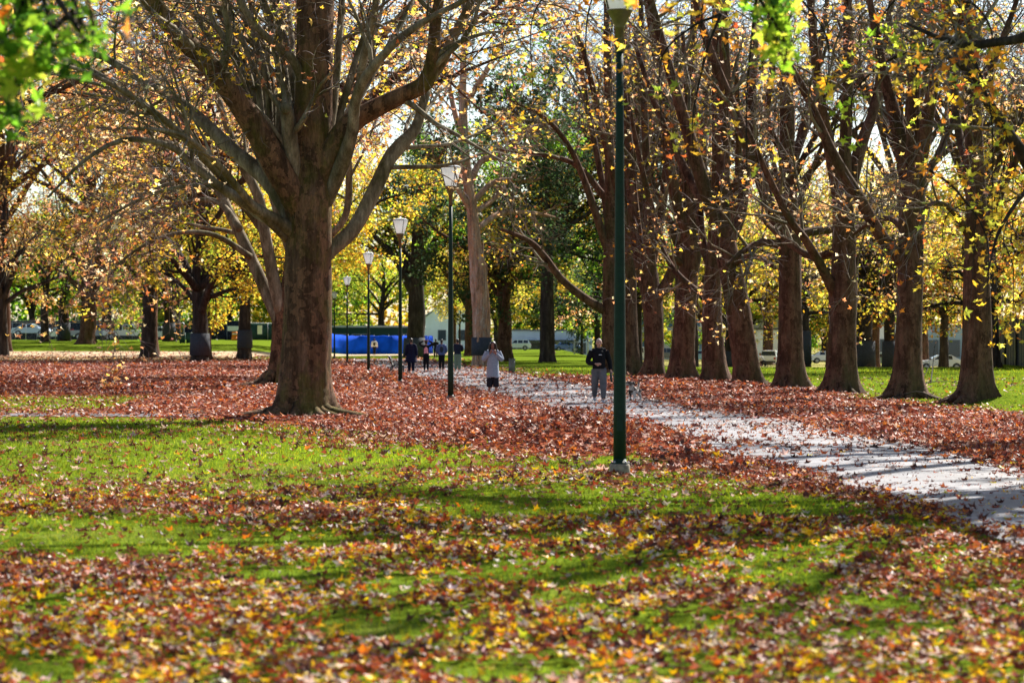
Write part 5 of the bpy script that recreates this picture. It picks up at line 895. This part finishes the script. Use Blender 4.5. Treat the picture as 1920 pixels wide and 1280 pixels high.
def car(kind, name, label, cat, px, d, rz, col, group='parked vehicles beyond the trees', dz=0.):
    K = KIND[kind]; loc = on(px, d); loc[2] += dz; T = thing(name, label, cat, loc, group, math.radians(rz)); local(T); w = K['W'] / 2
    paint = mat(name + '_paint', col, .25, .6, .1, noise=(1, .03))
    def ext(poly, ys, sc, nm, mt, parent=T):
        b = Acc(); p = np.array(poly); c = p.mean(0); n = len(p); V = []
        for y, s in zip(ys, sc): V += [[c[0] + (q[0] - c[0]) * s, y, c[1] + (q[1] - c[1]) * s] for q in p]
        i = np.arange(len(V)).reshape(len(ys), n); nx = np.roll(i, -1, 1); b.add(V, np.stack([i[:-1], nx[:-1], nx[1:], i[1:]], -1).reshape(-1, 4)); b.f.setdefault(n, []).append(np.array([i[0][::-1], i[-1]])); o = b.obj(nm, mt, parent, smooth=False); return o
    low = [K['low'][0]] + K['low'][1:]
    ext(low, [-w, -w + .08, w - .08, w], [.965, 1, 1, .965], 'body', paint)
    tp = K['top']; b = Acc(); V = []
    for s, in_ in ((-1, 0), (1, 0)):
        V += [[tp[0][0], s * (w - .06), tp[0][1]], [tp[1][0], s * (w - .24), tp[1][1]], [tp[2][0], s * (w - .24), tp[2][1]], [tp[3][0], s * (w - .06), tp[3][1]]]
    b.add(V, [[0, 1, 2, 3], [7, 6, 5, 4], [1, 5, 6, 2], [0, 4, 5, 1], [3, 2, 6, 7]]); b.obj('cabin', paint, T, smooth=False)
    zb, zt = tp[0][1], tp[1][1]
    for s in (-1, 1):
        for (x0, x1, _) in K['wins']:
            def at(x, f): return [x, s * ((w - .06) - .18 * f + .006), zb + (zt - zb) * f]
            xa = np.interp(.15, [0, 1], [tp[0][0], tp[1][0]]); g_ = Acc(); f0, f1 = .1, .86
            lim = lambda f: (tp[0][0] + (tp[1][0] - tp[0][0]) * f + .08, tp[3][0] + (tp[2][0] - tp[3][0]) * f - .1)
            q = [at(max(x0, lim(f0)[0]), f0), at(min(x1 + .12 * (x1 > .4), lim(f0)[1]), f0), at(min(x1, lim(f1)[1]), f1), at(max(x0, lim(f1)[0]), f1)]
            g_.add(q, [[0, 1, 2, 3] if s < 0 else [3, 2, 1, 0]]); g_.obj('window', M['glass'], T, smooth=False)
    for nm, (p0, p1), e in (('rear_window', (tp[0], tp[1]), -.012), ('windscreen', (tp[3], tp[2]), .012)):
        g_ = Acc(); l = lambda f, yy: [p0[0] + (p1[0] - p0[0]) * f + e, yy, p0[1] + (p1[1] - p0[1]) * f + .01]
        g_.add([l(.1, -(w - .14)), l(.1, w - .14), l(.88, w - .27), l(.88, -(w - .27))], [[0, 1, 2, 3]]); g_.obj(nm, M['glass'], T, smooth=False)
    for x in K['wb']:
        for s in (-1, 1):
            r = K['wr']; y0 = s * (w - .1); q = Acc()
            th = np.arange(20) / 20 * 2 * math.pi
            prof_ = [(r * .6, -.11), (r * .95, -.11), (r, -.07), (r, .07), (r * .95, .11), (r * .6, .11)]
            V = np.array([[x + rr * math.cos(t), y0 + yy, r + rr * math.sin(t)] for rr, yy in prof_ for t in th]); i = np.arange(len(V)).reshape(6, 20); nx = np.roll(i, -1, 1)
            q.add(V, np.stack([i[:-1], nx[:-1], nx[1:], i[1:]], -1).reshape(-1, 4)); q.f.setdefault(20, []).append(np.array([i[0], i[-1][::-1]])); wo = q.obj('wheel', M['tyre'], T)
            q = Acc(); V = np.array([[x + rr * math.cos(t), y0 + s * yy, r + rr * math.sin(t)] for rr, yy in ((r * .62, .116), (r * .5, .125), (r * .15, .12)) for t in th]); i = np.arange(60).reshape(3, 20); nx = np.roll(i, -1, 1)
            q.add(V, np.stack([i[:-1], nx[:-1], nx[1:], i[1:]], -1).reshape(-1, 4)); q.f.setdefault(20, []).append(np.array([i[-1]])); q.obj('rim', M['rim'], wo)
            # dark arch
            q = Acc(); V = np.array([[x + rr * math.cos(t), s * (w + .003), r + rr * math.sin(t)] for rr in (r * 1.18, r * .98) for t in np.linspace(0, math.pi, 14)]); i = np.arange(28).reshape(2, 14); q.add(V, np.stack([i[0, :-1], i[0, 1:], i[1, 1:], i[1, :-1]], -1)); q.obj('wheel_arch', M['black'], T)
    zl = K['low'][-2][1]
    for s in (-1, 1):
        q = Acc(); box(q, (K['L'] / 2 - .06, s * (w - .28), zl), (.14, .36, .14)); q.obj('headlight', M['wlens'], T)
        q = Acc(); box(q, (-K['L'] / 2 + .03, s * (w - .2), K['low'][1][1] + .05), (.1, .22, .2)); q.obj('tail_light', M['redl'], T)
    q = Acc(); box(q, (K['L'] / 2 - .03, 0, .48), (.12, K['W'] * .86, .16)); q.obj('front_bumper', M['black'], T); q = Acc(); box(q, (-K['L'] / 2 + .0, 0, .5), (.12, K['W'] * .86, .16)); q.obj('rear_bumper', M['black'], T)
    if kind == 'pickup':
        q = Acc(); box(q, (-1.6, 0, 1.126), (1.9, 1.62, .02)); q.obj('tray_liner', M['black'], T)
    return T
W_ = (.8, .8, .82)
car('pickup', 'pickup_truck', 'white double cab pickup parked between the leaning grey trunk and the straight dark trunk', 'pickup', 240, 268, 0, W_)
car('pickup', 'utility_truck', 'grey utility truck seen partly behind the grey leaning trunk, left of the white pickup', 'ute', 178, 272, 0, (.3, .32, .35))
car('sedan', 'parked_car', 'pale blue car partly behind the fence near the left edge', 'car', 60, 285, -8, (.4, .5, .62), dz=.5)
car('sedan', 'parked_car', 'white sedan behind the slim dark tree on the left', 'car', 107, 300, 20, W_, dz=.1)
car('suv', 'parked_car', 'white car right of the straight dark trunk, behind the fence', 'car', 300, 300, 0, (.5, .5, .5))
car('suv', 'parked_car', 'white SUV parked on the far street right of the woman', 'car', 968, 372, 180, (.75, .76, .78))
car('sedan', 'parked_car', 'blue car on the far street between the double trunk and the young lime tree', 'car', 1062, 372, 10, (.06, .13, .32))
car('van', 'parked_van', 'white van just right of the near lamp post, far behind', 'van', 1203, 330, 5, (.75, .75, .75))
car('suv', 'parked_car', 'white topped dark SUV between the low forking and the tall curved row trunks', 'car', 1252, 300, 0, (.12, .13, .15), dz=.3)
car('sedan', 'parked_car', 'pale teal car left of the row tree with the hidden top', 'car', 1314, 290, 0, (.3, .5, .55), dz=.3)
car('suv', 'parked_car', 'white SUV seen end on behind the cyclist', 'car', 1446, 255, 75, (.82, .83, .85), dz=.2)
car('sedan', 'parked_car', 'white sedan left of the third row trunk', 'car', 1552, 285, 0, (.7, .72, .74), dz=.2)
car('sedan', 'parked_car', 'grey green sedan between the second and third row trunks', 'car', 1650, 262, 0, (.14, .2, .19), dz=.1)
car('sedan', 'parked_car', 'white sedan between the rightmost two row trunks', 'car', 1762, 222, 180, (.82, .83, .86), dz=.2)
car('sedan', 'parked_car', 'silver car just right of the rightmost row trunk', 'car', 1868, 240, 0, (.5, .52, .55), dz=.2)

# cyclist
def wheel(r, x, T):
    q = Acc(); th = np.linspace(0, 2 * math.pi, 33)[:-1]; V = np.array([[x + (r + .02 * math.cos(u)) * math.cos(t), .02 * math.sin(u), r + (r + .02 * math.cos(u)) * math.sin(t)] for t in th for u in np.arange(6) / 6 * 2 * math.pi]); i = np.arange(32 * 6).reshape(32, 6); nx = np.roll(i, -1, 1); ny = np.roll(i, -1, 0); q.add(V, np.stack([i, nx, np.roll(nx, -1, 0), ny], -1).reshape(-1, 4))
    o = q.obj('wheel', M['tyre'], T); q = Acc()
    for k in range(12): a_ = k * math.pi / 6; tube(q, [[x, 0, r], [x + r * math.cos(a_), 0, r + r * math.sin(a_)]], .003, 4, 2)
    q.obj('spokes', M['rim'], o)
cl = on(1431, 240)
T = thing('bicycle', 'dark bicycle ridden by the white shirted cyclist, beside the white SUV', 'bicycle', cl, None, math.radians(200)); local(T)
wheel(.34, -.52, T); wheel(.34, .52, T); a = Acc()
for p0, p1 in (((-.52, 0, .34), (-.12, 0, .3)), ((-.12, 0, .3), (-.22, 0, .85)), ((-.22, 0, .85), (-.52, 0, .34)), ((-.12, 0, .3), (.36, 0, .8)), ((-.2, 0, .78), (.34, 0, .86)), ((.52, 0, .34), (.34, 0, .95))): tube(a, [p0, p1], .018, 8, 2)
a.obj('frame', M['black'], T); a = Acc(); box(a, (-.23, 0, .89), (.26, .14, .06)); a.obj('saddle', M['black'], T); a = Acc(); tube(a, [(.3, -.26, .98), (.34, 0, .97), (.3, .26, .98)], .014, 6, 8); a.obj('handlebar', M['black'], T)
J = dict(sh=[(.18, -.28, 1.36), (-.18, -.28, 1.36)], el=[(.24, -.42, 1.14), (-.24, -.42, 1.14)], wr=[(.24, -.55, 1.0), (-.24, -.55, 1.0)], hp=[(.09, .0, .92), (-.09, .0, .92)], kn=[(.1, -.38, .78), (-.1, -.3, .6)], an=[(.1, -.18, .42), (-.1, -.08, .24)], head=(0, -.36, 1.58))
cp_ = thing('person', 'cyclist in a white shirt and dark shorts leaning over the handlebar', 'person', cl, None, math.radians(200 + 90)); local(cp_)
a = Acc(); hd = np.array(J['head']); ellipsoid(a, hd, (.08, .1, .11), 14); tube(a, [hd + [0, .02, -.06], (0, -.27, 1.42)], [.05, .06], 10, 4); tube(a, [(0, .02, .9), (0, -.12, 1.15), (0, -.26, 1.36)], [.13, .13, .14], 12, 8)
for k in (0, 1): limb(a, [J['sh'][k], J['el'][k], J['wr'][k]], [.05, .04, .028]); hand(a, J['wr'][k], (0, -1, -.3)); limb(a, [J['hp'][k], J['kn'][k], J['an'][k]], [.085, .055, .035]); tube(a, [J['an'][k], np.array(J['an'][k]) + [0, -.14, -.04]], [.035, .03], 8, 3)
remesh(a, .02, 'body', SKD, cp_)
a = Acc(); tube(a, [(0, .04, .95), (0, -.12, 1.15), (0, -.26, 1.38)], [.16, .165, .16], 12, 8)
for k in (0, 1): limb(a, [J['sh'][k], J['el'][k]], [.075, .06])
remesh(a, .02, 'shirt', fab('white_shirt', (.75, .74, .74)), cp_); a = Acc(); ellipsoid(a, (0, .02, .92), (.17, .15, .12))
for k in (0, 1): limb(a, [J['hp'][k], J['kn'][k]], [.1, .075])
remesh(a, .02, 'shorts', fab('dark_shorts', (.02, .02, .03)), cp_); a = Acc(); hair_short(a, hd); remesh(a, .015, 'hair', M['hair'], cp_)

# ------------------------------------------------------------------ fences, hoarding, buildings
M['galv'] = mat('galvanised_steel', (.38, .40, .42), .45, .5, .3)
def chain_fence(label, pts, H, name='chain_fence', screen=None):
    T = thing(name, label, 'fence', pts[0])
    for (x0, y0, z0), (x1, y1, z1) in zip(pts[:-1], pts[1:]):
        L = math.hypot(x1 - x0, y1 - y0); n = max(1, int(L / 3))
        for k in range(n + 1):
            t = k / n; a = Acc(); b = np.array([x0 + (x1 - x0) * t, y0 + (y1 - y0) * t, 0]); b[2] = hgt(b[0], b[1]); tube(a, [b - [0, 0, .2], b + [0, 0, H]], .035, 6, 2); a.obj('post', M['galv'], T)
        a = Acc(); n2 = int(L / .5); tt = np.linspace(0, 1, n2); xx = x0 + (x1 - x0) * tt; yy = y0 + (y1 - y0) * tt; zz = hgt(xx, yy)
        tubes(a, np.stack([xx, yy, zz + H], -1)[None], np.full((1, n2), .028), 6); a.obj('rail', M['galv'], T)
        a = Acc(); PP = []; k_ = int(L / .22)
        for s in (1, -1):
            for q in range(k_):
                t0 = q / k_; t1 = min(1, max(0, t0 + s * H / L)); hh = H * abs(t1 - t0) * L / H
                p0 = np.array([x0 + (x1 - x0) * t0, y0 + (y1 - y0) * t0, 0]); p1 = np.array([x0 + (x1 - x0) * t1, y0 + (y1 - y0) * t1, 0]); p0[2] = hgt(p0[0], p0[1]) + .05; p1[2] = hgt(p1[0], p1[1]) + hh; PP.append([p0, p1])
        tubes(a, np.array(PP), np.full((len(PP), 2), .0025), 3, cap=False); a.obj('wire_mesh', M['galv'], T)
        if screen:
            a = Acc(); V = np.stack([np.stack([xx, yy + .06, zz + .05], -1), np.stack([xx, yy + .06, zz + H - .05], -1), np.stack([xx, yy + .08, zz + H - .05], -1), np.stack([xx, yy + .08, zz + .05], -1)], 1); i = np.arange(n2 * 4).reshape(n2, 4); nx = np.roll(i, -1, 1); a.add(V, np.stack([i[:-1], nx[:-1], nx[1:], i[1:]], -1).reshape(-1, 4)); a.obj('shade_cloth', screen, T)
    return T
chain_fence('galvanised chain link fence across the left lawn in front of the pickup', [on(-120, 254), on(160, 256), on(345, 258)], 1.9)
chain_fence('chain link fence covered in dark green cloth, left of the biggest trunk', [on(452, 262), on(600, 268)], 1.9, 'screened_fence', mat('green_shade_cloth', (.015, .045, .038), 1., 0., noise=(3, .3)))
chain_fence('long dark navy screened fence across the back of the left lawn', [on(-160, 322), on(160, 324), on(470, 324)], 2.6, 'screened_fence', mat('navy_shade_cloth', (.018, .022, .04), 1., 0., noise=(2, .3)))
def sign(name, label, px, d, z, s, col, cat='sign'):
    b = on(px, d); b[2] += z; a = Acc(); box(a, b, (s[0], .04, s[1])); tag(a.obj(name, mat(name + '_face', col, .5, noise=(3, .06)), origin=b, smooth=False), label, cat)
sign('notice_board', 'tall white notice on the green screened fence', 487, 261.8, 1.15, (.5, .95), (.75, .75, .75)); sign('notice_board', 'small white notice on the green screened fence near the biggest trunk', 513, 263.4, 1.2, (.34, .3), (.7, .7, .7))
sign('banner', 'white banner on the fence above the orange barrier', 440, 275, 1.35, (1.6, .55), (.65, .68, .72), 'banner')
T = thing('road_barrier', 'orange plastic barrier left of the guarded tree near the green fence', 'barrier', on(440, 262)); local(T)
om = mat('orange_plastic', (.8, .25, .02), .5); a = Acc(); box(a, (0, 0, .18), (.75, .5, .36), taper=.8); a.obj('base', om, T); a = Acc(); box(a, (0, 0, .66), (.6, .24, .6), taper=.9); a.obj('upper', om, T); a = Acc(); box(a, (0, -.125, .7), (.5, .02, .14)); a.obj('reflector', mat('white_strip', (.7, .7, .7), .4), T)
for i, (px, lb) in enumerate(((342, 'left one of two dark green wheeled bins by the guarded oak'), (355, 'right one of two dark green wheeled bins, nearer the guarded oak'))):
    T = thing('wheelie_bin', lb, 'bin', on(px, 240), 'wheeled bins by the oak'); local(T); bm_ = mat('bin_plastic', (.012, .05, .04), .5); a = Acc(); v = box(a, (0, 0, .52), (.5, .55, .96), taper=1.15); a.obj('tub', bm_, T)
    a = Acc(); box(a, (0, 0, 1.03), (.62, .68, .06), taper=.92); a.obj('lid', bm_, T); a = Acc(); tube(a, [(-.2, .33, .98), (.2, .33, .98)], .02, 6, 2); a.obj('handle', bm_, T)
    for s in (-.2, .2): a = Acc(); tube(a, [(s - .03, .24, .1), (s + .03, .24, .1)], .1, 12, 2); a.obj('wheel', M['tyre'], T)
# blue hoarding
hp_ = np.array([on(px, d) for px, d in ((596, 262), (620, 268), (660, 272), (700, 274), (745, 276), (790, 281), (812, 292))]); hpx = resample(hp_, 90)
wv = .006 * np.sin(np.arange(90) * 1.3) + .012 * np.sin(np.arange(90) * .37); a = Acc(); zz = hgt(hpx[:, 0], hpx[:, 1]); hH = 2.15 + .03 * np.sin(np.arange(90) * .9)
V = np.stack([np.stack([hpx[:, 0], hpx[:, 1] + wv + o, zz + h * hH + (1 - h) * .04], -1) for o, h in ((0, 0), (0, .33), (-.03, .66), (0, 1), (.05, 1), (.05, 0))], 1); i = np.arange(540).reshape(90, 6); nx = np.roll(i, -1, 1); a.add(V, np.stack([i[:-1], nx[:-1], nx[1:], i[1:]], -1).reshape(-1, 4))
T = thing('hoarding', 'long bright blue wrinkled fabric hoarding across the end of the path', 'hoarding', hp_[0]); a.obj('fabric', mat('blue_tarpaulin', (.004, .075, .6), .9, .05, noise=(.7, .4), bump=.2, bscale=1.5), T)
for k in range(0, 90, 9): a = Acc(); b = hpx[k]; tube(a, [b + [0, .12, -.1], b + [0, .12, 2.25]], .03, 6, 2); a.obj('post', M['galv'], T)
M['win'] = mat('window_glass', (.03, .05, .08), .12, .6); M['frame'] = mat('window_frame', (.2, .2, .21), .5)
def building(name, label, px0, px1, d, H, depth, col, wins=(), roof='flat', roofcol=(.12, .12, .13), base=None, winmat=None, extra=None, cat='building', gable_h=0., z0=None):
    b0, b1 = on(px0, d), on(px1, d); z = min(b0[2], b1[2]) - .2 if z0 is None else z0; x0, x1 = b0[0], b1[0]; c = np.array([(x0 + x1) / 2, d, z]); w = x1 - x0
    T = thing(name, label, cat, c); local(T); wm = mat(name + '_wall', col, .85, .1, noise=(.6, .1)); a = Acc(); box(a, (0, depth / 2, H / 2), (w, depth, H))
    if gable_h: a.add([[-w / 2, 0, H], [w / 2, 0, H], [0, 0, H + gable_h], [-w / 2, depth, H], [w / 2, depth, H], [0, depth, H + gable_h]], [[0, 1, 2], [5, 4, 3]])
    a.obj('wall', wm, T, smooth=False); rm = mat(name + '_roof', roofcol, .6, noise=(.5, .2)); a = Acc()
    if gable_h:
        for s in (-1, 1):
            p0, p1 = np.array([s * (w / 2 + .4), -.4, H - .16 + .05]), np.array([0, -.4, H + gable_h + .05]); a.add([p0, p1, p1 + [0, depth + .8, 0], p0 + [0, depth + .8, 0], p0 + [0, 0, .2], p1 + [0, 0, .2], p1 + [0, depth + .8, .2], p0 + [0, depth + .8, .2]], [[0, 1, 2, 3], [7, 6, 5, 4], [0, 4, 5, 1], [1, 5, 6, 2], [2, 6, 7, 3], [3, 7, 4, 0]])
    else: box(a, (0, depth / 2, H + .12), (w + .5, depth + .5, .24))
    a.obj('roof', rm, T, smooth=False)
    for (x, zz, ww, hh) in wins:
        f = Acc(); box(f, (x * w, -.02, zz), (ww + .16, .1, hh + .16)); fo = f.obj('window', M['frame'], T, smooth=False); p = Acc(); box(p, (x * w, -.05, zz), (ww, .08, hh)); p.obj('pane', winmat or M['win'], fo, smooth=False)
    if extra: extra(T, w)
    return T
building('shed', 'low dark green shed with a pale roof edge behind the blue hoarding', 600, 790, 300, 3.4, 8, (.02, .05, .045), [(-.3, 2.2, 2., .7), (-.1, 2.2, 2., .7), (.35, 2.2, 1.6, .7)], roofcol=(.35, .38, .4), cat='shed')
building('hall', 'big white gabled hall seen between the black forked tree and the second lamp', 796, 905, 400, 5.5, 14, (.92, .92, .9), [(-.2, 2.6, 1.2, 1.6), (.15, 2.6, 1.2, 1.6)], gable_h=3.4, roofcol=(.5, .5, .5))
def awn(T, w):
    a = Acc(); box(a, (0, -1.5, 2.9), (w * .7, 3., .16)); a.obj('awning', M['black'], T, smooth=False)
    for x in np.linspace(-.33, .33, 6): a = Acc(); box(a, (x * w, -2.8, 1.42), (.14, .14, 2.84)); a.obj('post', M['frame'], T, smooth=False)
building('shop', 'pale blue grey shopfront with a dark awning on posts, across the far street', 940, 1110, 415, 4.6, 10, (.45, .54, .62), [(-.35, 1.6, 2.2, 1.8), (-.12, 1.6, 2.2, 1.8), (.12, 1.6, 2.2, 1.8), (.36, 1.6, 2.2, 1.8)], extra=awn)
building('apartment_block', 'white two storey block with blue windows behind the row, left of the leaning trunks', 1180, 1350, 360, 7.6, 12, (.66, .66, .66), [(-.38, 6., 2., 1.7), (-.2, 6., 2., 1.7), (0, 6., 2.2, 1.7), (.2, 6., 2., 1.7), (.38, 6., 2., 1.7), (-.3, 2.2, 1.6, 1.8), (.05, 2.2, 1.6, 1.8), (.32, 2.2, 1.6, 1.8)], winmat=mat('blue_glass', (.05, .14, .24), .15, .6), extra=lambda T, w: (lambda a: (box(a, (0, -.6, 4.0), (w + .6, 1.3, .5)), a.obj('balcony', M['conc'], T, smooth=False)))(Acc()))
building('house', 'white box shaped house with narrow dark slot windows, between the leaning and fourth row trunks', 1405, 1500, 300, 4.4, 10, (.72, .74, .76), [(-.1, 2.9, .22, 1.4), (.22, 2.9, .22, 1.4)], roofcol=(.08, .08, .09), cat='house')
building('house', 'taller white house behind the box shaped one', 1385, 1490, 345, 7.5, 10, (.7, .7, .7), [(.0, 6.2, .5, 1.6), (.3, 6.2, .5, 1.6)], roofcol=(.3, .3, .3), cat='house')
building('house', 'white house far between the second and third row trunks', 1600, 1690, 320, 5.2, 10, (.7, .71, .72), [(-.2, 2.4, .8, 1.6), (.1, 2.4, .5, 1.6)], cat='house')
building('townhouse', 'grey and teal townhouses behind the white sedan at the right', 1700, 1860, 330, 5., 10, (.3, .38, .4), [(-.4, 2., 1.6, 2.2), (-.2, 2., 1.6, 2.2), (.05, 2., 1.6, 2.2), (.28, 2., 1.6, 2.2)], cat='townhouse')
# steel palisade at the right edge
f0, f1 = np.array(on(1869, 176)), np.array(on(2090, 120)); T = thing('steel_fence', 'tall dark corrugated steel fence at the right edge of the photo', 'fence', f0)
n = 140; t = np.linspace(0, 1, n)[:, None]; L_ = f0 * (1 - t) + f1 * t; nrm = np.array([-(f1 - f0)[1], (f1 - f0)[0], 0]); nrm /= np.linalg.norm(nrm); L_ = L_ + nrm * (.08 * np.sign(np.sin(np.arange(n) * 1.571 + .5)))[:, None]; L_[:, 2] = hgt(L_[:, 0], L_[:, 1])
a = Acc(); V = np.stack([L_, L_ + [0, 0, 3.2], L_ + nrm * .05 + [0, 0, 3.2], L_ + nrm * .05], 1); i = np.arange(n * 4).reshape(n, 4); nx = np.roll(i, -1, 1); a.add(V, np.stack([i[:-1], nx[:-1], nx[1:], i[1:]], -1).reshape(-1, 4)); a.obj('sheet', mat('slate_steel', (.035, .04, .065), .45, .4, .2), T, smooth=False)
for k in range(9): b = f0 + (f1 - f0) * k / 8 - nrm * .16; a = Acc(); box(a, b + [0, 0, 1.65], (.14, .14, 3.3)); a.obj('post', M['black'], T, smooth=False)
# fallen branch at the foot of the row
rb = np.random.default_rng(9); b0 = G(1668, 752); T = thing('fallen_branch', 'thin bare fallen branch lying against the foot of the second row trunk from the right', 'branch', b0)
a = Acc(); mains = [[b0 + [0, 0, .05], G(1700, 745) + [0, -.5, .25], G(1740, 740) + [0, -.5, .42], G(1790, 738) + [0, -.3, .38], G(1836, 742) + [0, -.8, .2]], [G(1700, 745) + [0, -.5, .25], G(1725, 740) + [0, -.6, .6], G(1740, 735) + [0, -.4, .95]], [G(1740, 740) + [0, -.5, .4], G(1745, 736) + [0, -.4, .9], G(1748, 736) + [.02, -.3, 1.6]], [G(1690, 748) + [0, -.6, .15], G(1720, 754) + [0, -.4, .3], G(1760, 756) + [0, -.2, .1]]]
for m_ in mains: tube(a, m_, [.026, .02, .012, .007], 7, 14)
PP = np.stack([resample(np.array(m_), 10) for m_ in mains]); q, r = grow(PP, np.full((4, 10), .02), 7, .55, rb, m=5); tubes(a, q, r * .6, 4, cap=False); a.obj('stick', M['twig_dark'], T)
